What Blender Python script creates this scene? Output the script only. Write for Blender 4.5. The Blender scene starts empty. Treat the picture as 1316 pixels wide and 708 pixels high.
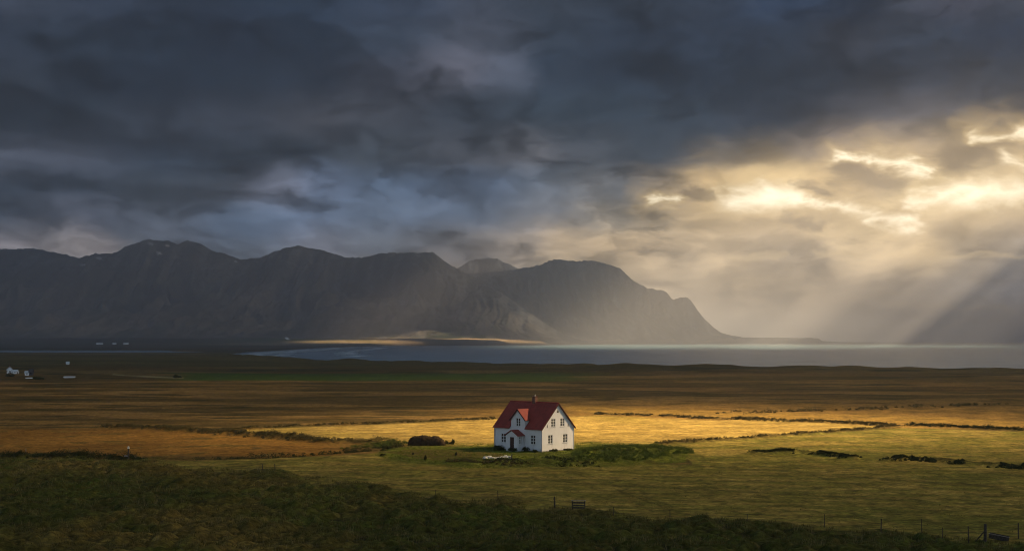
import bpy, math, random
import numpy as np
from mathutils import Vector, Matrix
from mathutils.geometry import delaunay_2d_cdt

# ------------------------------------------------------------------ camera, world, sun, exposure
SC = bpy.context.scene
COL = SC.collection
CAMZ = 16.26
F = 1828.0                      # focal length in units of a 1316 px wide picture
HZ = 438.0
cam = bpy.data.cameras.new('camera'); cam.sensor_width = 36.0; cam.lens = 36.0 * F / 1316.0
cam.shift_y = (HZ - 354.0) / 1316.0
cam.clip_start = 0.5; cam.clip_end = 250000
cob = bpy.data.objects.new('camera', cam); COL.objects.link(cob)
cob.location = (0, 0, CAMZ); cob.rotation_euler = (math.radians(90), 0, 0)
SC.camera = cob

SUN_AZ, SUN_EL = math.radians(75), math.radians(35)      # azimuth clockwise from +Y
SDIR = Vector((math.sin(SUN_AZ) * math.cos(SUN_EL), math.cos(SUN_AZ) * math.cos(SUN_EL), math.sin(SUN_EL)))
sl = bpy.data.lights.new('sun', 'SUN'); sl.energy = 5.0; sl.angle = math.radians(0.5); sl.color = (1.0, 0.715, 0.39)
so = bpy.data.objects.new('sun', sl); COL.objects.link(so)
so.rotation_euler = SDIR.to_track_quat('Z', 'Y').to_euler(); so.location = (200, 60, 300)

SC.view_settings.view_transform = 'Standard'; SC.view_settings.look = 'None'
SC.view_settings.exposure = 1.7; SC.view_settings.gamma = 1.0; SC.view_settings.use_curve_mapping = False
SC.render.engine = 'CYCLES'
cy = SC.cycles
cy.use_denoising = True; cy.max_bounces = 5; cy.diffuse_bounces = 3; cy.glossy_bounces = 3; cy.volume_bounces = 1
cy.transparent_max_bounces = 16; cy.caustics_reflective = False; cy.caustics_refractive = False
cy.sample_clamp_indirect = 4.0; cy.filter_width = 1.05; cy.use_adaptive_sampling = False
EXPO = 2 ** 1.7

def grey(c, f=0.05):
    m = sum(c) / 3.0
    return tuple(v + (m - v) * f for v in c) if c[2] > c[0] else c
def lin(c, k=1.0):
    o = []
    for v in c:
        v = v / 255.0
        o.append(k * (v / 12.92 if v <= 0.04045 else ((v + 0.055) / 1.055) ** 2.4))
    return tuple(o)

def punch(c):                                       # photographic contrast round the mid grey of the cloud
    m = 0.3 * c[0] + 0.6 * c[1] + 0.1 * c[2]
    k = min(1.18, (m / 0.085) ** 0.36) / EXPO
    return tuple(v * k for v in c)
# ---- tiny node expression helper
class NT:
    def __init__(s, tree): s.t = tree
    def node(s, kind, **kw):
        n = s.t.nodes.new(kind)
        for k, v in kw.items(): setattr(n, k, v)
        return n
    def put(s, sock, v):
        if isinstance(v, E): s.t.links.new(v.s, sock)
        elif v is not None:
            if hasattr(v, '__len__') and len(v) == 3 and sock.type == 'RGBA': v = tuple(v) + (1.0,)
            sock.default_value = v
    def math(s, op, a, b=None, c=None, clamp=False):
        n = s.node('ShaderNodeMath', operation=op, use_clamp=clamp)
        s.put(n.inputs[0], a)
        if b is not None: s.put(n.inputs[1], b)
        if c is not None: s.put(n.inputs[2], c)
        return E(s, n.outputs[0])
    def sstep(s, x, a, b, c=0.0, d=1.0):
        n = s.node('ShaderNodeMapRange', interpolation_type='SMOOTHSTEP')
        s.put(n.inputs[0], x)
        for i, v in enumerate((a, b, c, d)): n.inputs[i + 1].default_value = v
        return E(s, n.outputs[0])
    def sep(s, v):
        n = s.node('ShaderNodeSeparateXYZ'); s.put(n.inputs[0], v)
        return [E(s, o) for o in n.outputs]
    def comb(s, x, y, z=0.0):
        n = s.node('ShaderNodeCombineXYZ')
        for i, v in enumerate((x, y, z)): s.put(n.inputs[i], v)
        return E(s, n.outputs[0])
    def noise(s, vec, scale=1.0, detail=4.0, rough=0.5, color=False, dist=0.0):
        n = s.node('ShaderNodeTexNoise'); s.put(n.inputs['Vector'], vec)
        n.inputs['Scale'].default_value = scale; n.inputs['Detail'].default_value = detail
        n.inputs['Roughness'].default_value = rough; n.inputs['Distortion'].default_value = dist
        return E(s, n.outputs['Color' if color else 'Fac'])
    def mix(s, f, a, b, mode='MIX'):
        n = s.node('ShaderNodeMix', data_type='RGBA', blend_type=mode)
        s.put(n.inputs[0], f); s.put(n.inputs[6], a); s.put(n.inputs[7], b)
        return E(s, n.outputs[2])
    def ramp(s, f, stops, interp='LINEAR'):
        n = s.node('ShaderNodeValToRGB'); r = n.color_ramp; r.interpolation = interp
        while len(r.elements) < len(stops): r.elements.new(0.5)
        for e, (p, c) in zip(r.elements, stops): e.position = p; e.color = tuple(c) + (1.0,)
        s.put(n.inputs[0], f)
        return E(s, n.outputs[0])
    def link(s, a, sock): s.t.links.new(a.s if isinstance(a, E) else a, sock)
class E:
    def __init__(s, nt, sock): s.nt = nt; s.s = sock
    def __add__(s, o): return s.nt.math('ADD', s, o)
    def __radd__(s, o): return s.nt.math('ADD', o, s)
    def __sub__(s, o): return s.nt.math('SUBTRACT', s, o)
    def __rsub__(s, o): return s.nt.math('SUBTRACT', o, s)
    def __mul__(s, o): return s.nt.math('MULTIPLY', s, o)
    def __rmul__(s, o): return s.nt.math('MULTIPLY', o, s)
    def __truediv__(s, o): return s.nt.math('DIVIDE', s, o)
    def __rtruediv__(s, o): return s.nt.math('DIVIDE', o, s)

# ---- world: Nishita daylight far above a lit, broken storm overcast (directions only, no camera)
W = bpy.data.worlds.new('World'); SC.world = W; W.use_nodes = True
W.node_tree.nodes.clear()
nt = NT(W.node_tree)
tc = nt.node('ShaderNodeTexCoord')
dx, dy, dz = nt.sep(E(nt, tc.outputs['Generated']))
yy = nt.math('MAXIMUM', dy, 0.15)
tu = dx / yy                                   # horizontal tangent of the direction
tv = dz / yy                                   # vertical tangent
tvp = nt.math('MAXIMUM', tv, 0.0)
inv = 1.0 / (tvp + 0.34)
soft = nt.comb(tu * 5.0, tv * 9.0, 3.0)
wn = nt.noise(soft, 1.3, 5.0, 0.55, color=True)
wx, wy, wz = nt.sep(wn)
wf = nt.noise(nt.comb(tu * 22.0, tv * 44.0, 7.0), 1.0, 5.0, 0.6, color=True)
fx, fy, fz = nt.sep(wf)
plane = nt.comb(tu * inv * 1.0 + (fx - 0.5) * 0.10, inv * 1.0 + (fy - 0.5) * 0.10, 0.0)              # cloud deck seen in perspective
plane2 = nt.comb((tu + 0.012) * inv * 1.0 + (fx - 0.5) * 0.10, inv - 0.035 + (fy - 0.5) * 0.10, 0.0)
U = (tu * F + 658.0 + (wx - 0.5) * 150.0 + (fx - 0.5) * 46.0) / 1316.0
V = HZ - tv * F + (wy - 0.5) * 80.0 + (fy - 0.5) * 34.0
SKY = [
 (0,   [(0,(58,66,82)),(200,(48,60,80)),(400,(45,62,85)),(500,(52,64,84)),(600,(60,68,84)),(700,(50,60,74)),(800,(48,60,76)),(900,(48,60,78)),(1000,(40,58,84)),(1100,(42,60,86)),(1160,(64,70,84)),(1250,(66,68,82)),(1316,(60,66,80))]),
 (50,  [(0,(45,54,70)),(100,(38,50,66)),(200,(38,52,70)),(300,(40,54,76)),(400,(42,58,80)),(500,(56,68,86)),(600,(68,74,88)),(700,(50,62,78)),(800,(40,53,71)),(900,(44,58,78)),(1000,(48,62,82)),(1100,(66,71,84)),(1200,(54,64,80)),(1316,(38,52,74))]),
 (100, [(0,(44,52,64)),(100,(31,43,58)),(200,(29,41,57)),(300,(33,45,61)),(400,(42,54,72)),(480,(64,68,82)),(560,(94,96,110)),(640,(78,85,101)),(700,(46,60,78)),(800,(36,50,68)),(900,(42,56,74)),(1000,(46,58,74)),(1100,(56,64,78)),(1200,(46,56,72)),(1316,(42,54,70))]),
 (150, [(0,(36,46,58)),(100,(40,50,62)),(200,(54,62,76)),(300,(50,56,68)),(400,(64,66,74)),(500,(66,70,80)),(600,(58,68,82)),(700,(46,60,74)),(800,(42,56,70)),(900,(48,60,74)),(1000,(52,60,74)),(1100,(70,72,82)),(1200,(76,77,86)),(1316,(60,66,78))]),
 (200, [(0,(72,78,92)),(100,(66,72,86)),(200,(46,58,74)),(300,(40,50,62)),(400,(40,50,62)),(500,(58,66,76)),(600,(78,82,92)),(680,(94,94,100)),(750,(70,74,82)),(850,(56,64,74)),(950,(66,70,78)),(1000,(48,56,70)),(1060,(112,100,92)),(1150,(140,122,100)),(1230,(132,116,92)),(1316,(190,164,122))]),
 (240, [(0,(46,56,70)),(100,(42,52,66)),(200,(50,58,68)),(290,(58,64,74)),(350,(106,112,130)),(430,(86,100,124)),(500,(70,86,108)),(600,(72,86,108)),(700,(80,90,104)),(800,(100,102,106)),(870,(146,129,108)),(940,(205,174,126)),(1000,(228,196,140)),(1060,(180,152,106)),(1120,(150,130,100)),(1200,(235,210,156)),(1260,(240,220,170)),(1316,(235,210,155))]),
 (280, [(0,(66,76,92)),(100,(70,76,90)),(200,(74,82,96)),(300,(74,90,112)),(400,(80,94,116)),(500,(78,92,112)),(600,(76,88,106)),(700,(84,90,100)),(780,(124,115,102)),(850,(152,134,107)),(930,(184,156,114)),(1000,(172,146,108)),(1060,(190,164,120)),(1130,(215,188,138)),(1180,(190,166,122)),(1250,(170,148,112)),(1316,(130,116,100))]),
 (320, [(0,(118,114,118)),(60,(128,122,122)),(110,(116,110,110)),(150,(84,90,100)),(200,(86,94,108)),(300,(80,90,104)),(400,(96,100,112)),(500,(88,94,104)),(600,(98,98,102)),(680,(138,126,114)),(740,(172,150,120)),(800,(172,148,114)),(900,(165,143,112)),(1000,(135,120,102)),(1100,(178,154,116)),(1200,(182,156,114)),(1250,(140,126,106)),(1316,(105,104,104))]),
 (375, [(0,(120,116,118)),(600,(130,120,112)),(740,(180,158,126)),(860,(178,156,124)),(950,(172,148,112)),(1100,(158,137,108)),(1250,(108,103,98)),(1316,(78,84,96))]),
 (436, [(0,(110,110,114)),(600,(120,112,108)),(800,(160,140,116)),(950,(172,146,112)),(1100,(150,130,104)),(1250,(85,86,94)),(1316,(74,80,92))]),
]
base = None; pv = None
for v, stops in SKY:
    r = nt.ramp(U, [(min(1, p / 1316.0), punch(lin(grey(c)))) for p, c in stops], 'B_SPLINE' if False else 'EASE')
    base = r if base is None else nt.mix(nt.sstep(V, pv, v), base, r)
    pv = v
# relief: difference of the cloud thickness towards the light
n1 = nt.noise(plane, 4.0, 9.0, 0.52, dist=0.25); n2 = nt.noise(plane2, 4.0, 9.0, 0.52, dist=0.25)
n3 = nt.noise(plane, 13.0, 8.0, 0.55, dist=0.3)
rel = (n1 - n2) * 2.2 + (n1 - 0.5) * 1.1 + (n3 - 0.5) * 0.55 + 1.0
rel = nt.math('MAXIMUM', rel, 0.45)
n4 = nt.noise(plane, 32.0, 6.0, 0.6, dist=0.4)
rel = rel + nt.sstep(n1, 0.46, 0.52, -0.15, 0.13) + nt.sstep(n3, 0.47, 0.54, -0.09, 0.08) + (n4 - 0.5) * 0.30
rel = rel * nt.sstep(V, 100.0, 400.0, 0.90, 1.95)
base = nt.mix(1.0, base, nt.comb(rel, rel, rel), 'MULTIPLY')
# bright torn rims round the gap in the cloud
def blob(cu, cv, ru, rv):
    a = (tu * F + 658.0 - cu) / ru; b = (HZ - tv * F - cv) / rv
    return nt.sstep(a * a + b * b, 1.0, 0.0)
gate = nt.math('MAXIMUM', blob(1170, 243, 260, 70), nt.math('MAXIMUM', blob(960, 255, 170, 50), blob(1300, 185, 90, 30)))
wt = nt.noise(nt.comb(tu * 34.0, tv * 70.0, 4.0), 1.0, 9.0, 0.62, color=True, dist=0.5)
tx, ty, tz = nt.sep(wt)
wisp = nt.noise(nt.comb(tu * 30.0 + tx * 1.5, tv * 66.0 + ty * 1.5, 9.0), 1.0, 8.0, 0.56, dist=0.3)
Uw = tu * F + 658.0 + (wx - 0.5) * 60.0 + (tx - 0.5) * 64.0
Vw = HZ - tv * F + (wy - 0.5) * 22.0 + (ty - 0.5) * 44.0
def streak(u0, v0, u1, v1, th):                     # distance to a torn cloud edge, in units of its thickness
    ex, ey = u1 - u0, v1 - v0; L = ex * ex + ey * ey
    t = nt.math('ADD', (Uw - u0) * (ex / L) + (Vw - v0) * (ey / L), 0.0, clamp=True)
    a = Uw - u0 - t * ex; b = Vw - v0 - t * ey
    return nt.math('SQRT', a * a + b * b) / th
def allof(L):
    m = None
    for q in L:
        d = streak(*q); m = d if m is None else nt.math('MINIMUM', m, d)
    return m
rimd = allof([(940, 262, 1000, 256, 8), (985, 244, 1020, 262, 5), (1010, 262, 1085, 268, 3), (1085, 270, 1178, 288, 5), (1062, 205, 1120, 200, 3), (1120, 202, 1185, 222, 4),
              (1180, 262, 1225, 246, 5), (1225, 246, 1330, 242, 9), (1250, 178, 1330, 170, 4), (1290, 205, 1330, 222, 5), (830, 258, 870, 256, 2.5)])
glow = nt.sstep(rimd, 13.0, 0.0)
base = nt.mix(glow * 0.6, base, lin((236, 200, 140), 1.0 / EXPO))
darkd = allof([(1075, 222, 1160, 238, 13), (1020, 238, 1060, 246, 6), (1215, 205, 1290, 198, 13), (880, 245, 915, 250, 6), (1000, 280, 1060, 292, 5)])
base = nt.mix(nt.sstep(darkd, 1.9, 0.4) * 0.72, base, lin((134, 114, 86), 1.1 / EXPO))
rimw = rimd * 0.50 + (wisp - 0.5) * 2.4 + (rel - 1.2) * -0.5
base = nt.mix(nt.sstep(rimw, 2.6, 0.2) * 0.62, base, lin((248, 216, 158), 1.15 / EXPO))
base = nt.mix(nt.sstep(rimw, 1.5, -1.1) * 0.95, base, lin((255, 240, 208), 2.2 / EXPO))
faint = allof([(1040, 328, 1320, 324, 2.5), (1110, 398, 1300, 396, 2.2), (1250, 412, 1275, 413, 2.5), (930, 335, 1010, 332, 2.5)])
base = nt.mix(nt.sstep(faint, 2.6, 0.0) * 0.35, base, lin((236, 205, 150), 1.5 / EXPO))
# around and behind the camera: paler low band added to fill the house front, dark overcast above
sky = nt.node('ShaderNodeTexSky', sky_type='NISHITA', sun_disc=False)
sky.sun_elevation = SUN_EL; sky.sun_rotation = SUN_AZ
nish = E(nt, sky.outputs[0])
nish = nt.mix(1.0, nish, (0.10, 0.10, 0.10), 'MULTIPLY')
over = nt.mix(nt.sstep(n1, 0.35, 0.65), lin((40, 50, 66), 1 / EXPO), lin((82, 90, 106), 1 / EXPO))
backlow = nt.sstep(dz, 0.30, 0.02) * nt.sstep(dy, 0.05, -0.35)
over = nt.mix(backlow, over, nt.mix(0.7, nish, (0.46, 0.54, 0.64)))
fwd = nt.sstep(dy, 0.75, 0.9) * nt.sstep(dz, 0.42, 0.28)
allc = nt.mix(fwd, over, base)
breaks = nt.sstep(n1, 0.70, 0.80) * nt.sstep(fwd, 1.0, 0.6)
allc = nt.mix(breaks * 0.6, allc, nish)
bg = nt.node('ShaderNodeBackground'); nt.link(allc, bg.inputs[0]); bg.inputs[1].default_value = 1.0
wo = nt.node('ShaderNodeOutputWorld'); nt.link(bg.outputs[0], wo.inputs[0])
W.cycles.sampling_method = 'MANUAL'; W.cycles.sample_map_resolution = 1024

# ------------------------------------------------------------------ numeric helpers
def perlin(x, y, seed=0):
    x = np.asarray(x, dtype=np.float64); y = np.asarray(y, dtype=np.float64)
    xi = np.floor(x).astype(np.int64); yi = np.floor(y).astype(np.int64)
    xf = x - xi; yf = y - yi
    def g(ix, iy, fx, fy):
        h = (ix * 374761393 + iy * 668265263 + seed * 1442695041) & 0xffffffff
        h = ((h ^ (h >> 13)) * 1274126177) & 0xffffffff
        a = (h ^ (h >> 16)) / 4294967296.0 * 6.2831853
        return np.cos(a) * fx + np.sin(a) * fy
    u = xf * xf * xf * (xf * (xf * 6 - 15) + 10); v = yf * yf * yf * (yf * (yf * 6 - 15) + 10)
    a = g(xi, yi, xf, yf); b = g(xi + 1, yi, xf - 1, yf)
    c = g(xi, yi + 1, xf, yf - 1); d = g(xi + 1, yi + 1, xf - 1, yf - 1)
    return ((a + u * (b - a)) * (1 - v) + (c + u * (d - c)) * v) * 1.5
def fbm(x, y, o=5, seed=0, gain=0.5):
    r = 0; a = 1.0; t = 0
    for i in range(o):
        r = r + a * perlin(x * 2 ** i + 17.3 * i, y * 2 ** i - 9.1 * i, seed + i); t += a; a *= gain
    return r / t * 1.6
def ridged(x, y, o=4, seed=0):
    r = 0; a = 1.0; t = 0
    for i in range(o):
        r = r + a * (1 - 2 * np.abs(perlin(x * 2 ** i + 5.3 * i, y * 2 ** i, seed + i))); t += a; a *= 0.5
    return r / t
def ss(x, a, b):
    t = np.clip((x - a) / (b - a), 0, 1); return t * t * (3 - 2 * t)
def seg_dist(px, py, pts):
    d = np.full(np.shape(px), 1e18)
    for (x0, y0), (x1, y1) in zip(pts[:-1], pts[1:]):
        ex, ey = x1 - x0, y1 - y0
        t = np.clip(((px - x0) * ex + (py - y0) * ey) / (ex * ex + ey * ey + 1e-12), 0, 1)
        d = np.minimum(d, (px - x0 - t * ex) ** 2 + (py - y0 - t * ey) ** 2)
    return np.sqrt(d)
def inside(px, py, poly):
    r = np.zeros(np.shape(px), bool); n = len(poly)
    for i in range(n):
        x0, y0 = poly[i]; x1, y1 = poly[(i + 1) % n]
        if y0 == y1: continue
        c = ((y0 > py) != (y1 > py)) & (px < (x1 - x0) * (py - y0) / (y1 - y0) + x0)
        r ^= c
    return r
def sdist(px, py, poly):            # positive inside
    d = seg_dist(px, py, list(poly) + [poly[0]])
    return np.where(inside(px, py, poly), d, -d)

K = CAMZ * F
def gy(v): return K / (v - HZ)                   # map row on the plain -> metres ahead
def gp(u, v):                                    # survey point -> ground x, y on the plain
    y = gy(v); return ((u - 658.0) / F * y, y)
def muv(x, y):
    yy = np.maximum(y, 20.0); return 658.0 + F * x / yy, HZ + K / yy

SEA = -5.0
SEAPOLY = [(60000,1500),(3000,900),(289,803),(208,861),(119,900),(68,874),(23,1025),(-35,1100),(-103,1189),(-178,1285),(-260,1480),
           (-350,1800),(-411,2161),(-465,2593),(-490,3112),(-571,4576),(-534,6175),(-224,7073),(179,7780),(500,9500),(943,11200),
           (2000,12700),(3150,14400),(3400,15500),(2500,20000),(1500,70000),(60000,70000)]
LAGOON = [(-9000,2560),(-900,2590),(-640,2610),(-600,2700),(-720,2900),(-800,3180),(-9000,3260)]
HOUSE_A = math.radians(-44)
HL, HW, HE, HR = 9.6, 7.0, 3.47, 6.98
hc = Vector((4.36, 208.0)) - Vector((math.cos(HOUSE_A) * HL / 2 + math.sin(HOUSE_A) * HW / 2, math.sin(HOUSE_A) * HL / 2 - math.cos(HOUSE_A) * HW / 2))

BOUND = [(-400,583),(0,586),(100,588),(180,592),(280,601),(400,611),(470,620),(520,630),(570,640),(640,642),(700,649),(800,661),(900,668),(1000,673),(1150,685),(1316,698),(1800,735)]
def bound_v(U): return np.interp(U, [p[0] for p in BOUND], [p[1] for p in BOUND])
BANKS = [ # (survey polyline, half width m, height m, kind)
 ([(135,550),(200,551),(260,556),(340,562),(420,569),(505,570)], 1.3, .55),
 ([(165,549),(230,551),(300,558),(390,566)], 1.0, .35),
 ([(180,588),(260,589),(340,588),(420,582),(490,577)], 1.1, -.5),
 ([(287,552),(400,547),(520,543),(645,538)], .8, .3),
 ([(766,533),(850,535),(924,539)], .9, .35),
 ([(938,538),(1000,541),(1060,542),(1150,548)], .9, .35),
 ([(842,571),(900,567),(960,563),(1040,558),(1100,553),(1155,549)], .7, .35),
 ([(1168,547),(1240,550),(1316,553),(1500,560)], .9, .35),
 ([(968,583),(1030,581),(1095,589)], .9, .45),
 ([(1145,592),(1165,589),(1250,596),(1316,601),(1500,615)], 1.0, .45),
 ([(-200,531),(0,528),(250,524),(460,521)], 1.4, -.5),
 ([(-200,589),(0,590),(90,590),(160,590)], 1.6, .5),
]
MOUND = [(742,588),(760,580),(800,577),(845,577),(886,582),(880,590),(830,596),(760,599),(700,597),(650,600),(600,600),(560,595),(620,592),(690,592)]
bank_cache = None
def sea_sd(x, y): return -sdist(x, y, SEAPOLY)            # positive on land

def ground(x, y, fine=True):
    x = np.asarray(x, float); y = np.asarray(y, float)
    U_, V_ = muv(x, y)
    h = 0.35 * fbm(x / 90, y / 90, 3, 3) * ss(y, 120, 400) * ss(np.hypot(x - 2, y - 208), 12, 60)
    h = h + 1.3 * fbm(x / 260, y / 160, 4, 5) * ss(y, 420, 760) * (1 - ss(y, 1500, 2200))
    h = np.where(y < 96, h + 14.6 * np.clip(1 - y / 96.0, 0, 2.5) ** 1.5, h)
    # rough tussock land near the camera, a little raised
    k = ss(V_ - bound_v(U_) + 11 * fbm(x / 9, y / 13, 4, 63), -3.0, 12.0)
    h = h + k * (0.12 + 0.45 * fbm(x / 11, y / 9, 3, 11) + 0.75 * np.abs(fbm(x / 3.0, y / 3.2, 3, 13)))
    # banks and ditches
    near = (y < 420)
    if near.any():
        for pts, w, hh in BANKS:
            P = [gp(*p) for p in pts]
            d = np.full(x.shape, 99.0); d[near] = seg_dist(x[near] + 0.8 * perlin(x[near] / 5, y[near] / 5, 2), y[near] + 0.8 * perlin(x[near] / 5, y[near] / 5, 8), P)
            h = h + hh * np.exp(-(d / w) ** 2) * (1 + 0.5 * perlin(x / 2.5, y / 2.5, 9))
    MP = [gp(*p) for p in MOUND]
    m = np.zeros(x.shape); m[near] = ss(sdist(x[near], y[near], MP), -0.8, 1.4)
    dh = np.hypot(x - hc.x, y - hc.y)
    h = h + m * (0.40 + 0.35 * fbm(x / 3, y / 3, 3, 21)) * ss(dh, 5.8, 7.5)
    mr = np.exp(-(((x - gp(815, 588)[0]) / 8.5) ** 2 + ((y - gp(815, 586)[1]) / 5.0) ** 2))
    h = h + 0.75 * mr
    # low plain towards the lagoon and the far shore, then the forelands under the mountains
    h = h - 4.2 * ss(y, 1500, 2350)
    far = ss(y, 3300, 8600) ** 1.4 * 24.0 + ss(y, 8500, 12000) * 25
    h = h + far * (1 + 0.12 * fbm(x / 400, y / 400, 3, 31))
    s = sea_sd(x, y)
    west = ss(y, 2000, 4500)
    edge = np.where(y < 2000, 14.0, 60.0)
    c = ss(s + 6 * fbm(x / 40, y / 40, 3, 41) * (y < 2000), -edge * .3, edge)
    bump_ = 1.7 * np.exp(-((s - 26) / 16) ** 2) * (0.5 + 0.9 * fbm(x / 45, y / 45, 3, 43)) * (y < 2000)
    h = (SEA - 1.2) + (h + bump_ - (SEA - 1.2)) * c
    h = h + 13 * ss(s, 20, 420) * ss(y, 5600, 7600) * (1 + 0.3 * fbm(x / 150, y / 150, 3, 44)) * (1 - ss(y, 8600, 11000) * .6)
    # the low end of the cape
    lg = sdist(x, y, LAGOON)
    h = np.where(lg > -60, (SEA - 1.0) + (h - SEA + 1.0) * ss(-lg, -5, 60), h)
    return np.maximum(h, SEA - 3.0)
def gz(x, y): return float(ground(np.array([x]), np.array([y]))[0])

def mesh_grid(name, X, Y, Z, color=None, mat=None, smooth=True):
    nr, nc = X.shape
    me = bpy.data.meshes.new(name)
    co = np.stack([X, Y, Z], -1).reshape(-1, 3).astype(np.float32)
    idx = np.arange(nr * nc, dtype=np.int32).reshape(nr, nc)
    q = np.stack([idx[:-1, :-1], idx[:-1, 1:], idx[1:, 1:], idx[1:, :-1]], -1).reshape(-1, 4)
    return raw_mesh(name, co, q, color, mat, smooth)
def raw_mesh(name, co, faces, color=None, mat=None, smooth=False):
    me = bpy.data.meshes.new(name); n = faces.shape[1]
    me.vertices.add(len(co)); me.vertices.foreach_set('co', np.ascontiguousarray(co, np.float32).ravel())
    me.loops.add(faces.size); me.loops.foreach_set('vertex_index', np.ascontiguousarray(faces, np.int32).ravel())
    me.polygons.add(len(faces)); me.polygons.foreach_set('loop_start', np.arange(0, faces.size, n, dtype=np.int32))
    me.polygons.foreach_set('loop_total', np.full(len(faces), n, np.int32))
    if smooth: me.polygons.foreach_set('use_smooth', np.ones(len(faces), bool))
    me.update(calc_edges=True)
    if color is not None:
        a = me.color_attributes.new('tint', 'FLOAT_COLOR', 'POINT')
        c = np.ones((len(co), 4), np.float32); c[:, :3] = color.reshape(-1, 3); a.data.foreach_set('color', c.ravel())
    o = bpy.data.objects.new(name, me); COL.objects.link(o)
    if mat: me.materials.append(mat)
    return o

def new_mat(name):
    m = bpy.data.materials.new(name); m.use_nodes = True
    n = NT(m.node_tree); n.t.nodes.clear()
    p = n.node('ShaderNodeBsdfPrincipled'); out = n.node('ShaderNodeOutputMaterial')
    n.link(p.outputs[0], out.inputs[0])
    p.inputs['Specular IOR Level'].default_value = 0.25
    return m, n, p
def bump(n, p, h, strength=0.5, dist=0.1):
    b = n.node('ShaderNodeBump'); b.inputs['Strength'].default_value = strength; b.inputs['Distance'].default_value = dist
    n.link(h, b.inputs['Height']); n.link(b.outputs[0], p.inputs['Normal'])
def pos(n): return E(n, n.node('ShaderNodeNewGeometry').outputs['Position'])
def simple(name, c, rough=0.7, var=0.25, scale=3.0, metallic=0.0, spec=0.3, bmp=0.0):
    m, n, p = new_mat(name)
    P = E(n, n.node('ShaderNodeTexCoord').outputs['Object'])
    k = n.noise(P, scale, 5.0, 0.6)
    a = tuple(v * (1 - var) for v in c); b = tuple(min(1, v * (1 + var)) for v in c)
    n.link(n.mix(n.sstep(k, 0.3, 0.7), a, b), p.inputs['Base Color'])
    p.inputs['Roughness'].default_value = rough; p.inputs['Metallic'].default_value = metallic
    p.inputs['Specular IOR Level'].default_value = spec
    if bmp: bump(n, p, n.noise(P, scale * 4, 5.0, 0.6), 0.6, bmp)
    return m

# ------------------------------------------------------------------ unseen cloud deck, added to shade the land and let shaped beams through
DH = 4200.0
OFF = (SDIR.x / SDIR.z * DH, SDIR.y / SDIR.z * DH)
# openings named by where their light falls: x, y, radius across, radius along, heading deg (0 = along +Y), core, strength
def OP(u, y, ru, ry, core, st, rot=None):
    x = (u - 658.0) / F * y
    return (x, y, ru, ry, math.degrees(math.atan2(x, y)) if rot is None else rot, core, st)
OPEN = [
 (32.0, 276.0, 140.0, 132.0, 0, 0.16, 1.0),
 OP(560, 7750, 1000, 330, 0.3, 0.95, 0),
 OP(455, 6500, 450, 800, 0.2, 0.7, 0),
 OP(640, 8900, 900, 1700, 0.0, 0.34, 0),
 OP(250, 9600, 3200, 2300, 0.4, 0.055, 0),
 OP(810, 6000, 760, 3800, 0.30, 1.0),
 (120.0, 400.0, 650.0, 470.0, 0, 0.45, 0.085),
 OP(905, 6600, 420, 3200, 0.3, 1.0),
 OP(985, 6300, 300, 3800, 0.5, 1.0),
 OP(1070, 6000, 420, 3600, 0.4, 0.70),
 OP(1140, 6200, 190, 3600, 0.15, 1.0),
 OP(1192, 5900, 120, 3300, 0.0, 0.85),
 OP(1235, 5800, 560, 3400, 0.0, 0.62),
]
def shade_cloud_material():
    m = bpy.data.materials.new('shade_cloud_vapour'); m.use_nodes = True
    n = NT(m.node_tree); n.t.nodes.clear()
    P = pos(n); x, y, z = n.sep(P)
    zz = z / DH                                       # height above the plain decides where the light lands
    gx = x - zz * OFF[0]; gyy = y - zz * OFF[1]
    nz = n.noise(n.comb(gx * 0.010, gyy * 0.010, 0.0), 1.0, 3.0, 0.5, color=True)
    n1, n2, _ = n.sep(nz)
    tot = None
    for (ox, oy, rx, ry, rot, core, st) in OPEN:
        r = math.radians(rot); c, s = math.cos(r), math.sin(r)
        ax = (gx - ox) * c - (gyy - oy) * s
        ay = (gx - ox) * s + (gyy - oy) * c
        wob = 0.35
        a = ax / rx + (n1 - 0.5) * wob; b = ay / ry + (n2 - 0.5) * wob
        d = n.math('SQRT', a * a + b * b)
        o = n.sstep(d, 1.0, core, 0.0, math.sqrt(st))
        tot = o if tot is None else n.math('MAXIMUM', tot, o)
    d = n.node('ShaderNodeBsdfDiffuse'); d.inputs[0].default_value = (0.30, 0.32, 0.36, 1)
    t = n.node('ShaderNodeBsdfTranslucent')
    thin = n.sstep(y, 8500.0, -500.0, 0.08, 0.88)  # lets more light through near the camera, to fill the near ground
    n.link(n.mix(1.0, n.comb(thin, thin, thin), (0.30, 0.415, 0.61), 'MULTIPLY'), t.inputs[0])
    mx = n.node('ShaderNodeMixShader'); mx.inputs[0].default_value = 0.7
    n.link(d.outputs[0], mx.inputs[1]); n.link(t.outputs[0], mx.inputs[2])
    tr = n.node('ShaderNodeBsdfTransparent')
    m2 = n.node('ShaderNodeMixShader'); n.link(tot, m2.inputs[0]); n.link(mx.outputs[0], m2.inputs[1]); n.link(tr.outputs[0], m2.inputs[2])
    out = n.node('ShaderNodeOutputMaterial'); n.link(m2.outputs[0], out.inputs[0])
    return m
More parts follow.
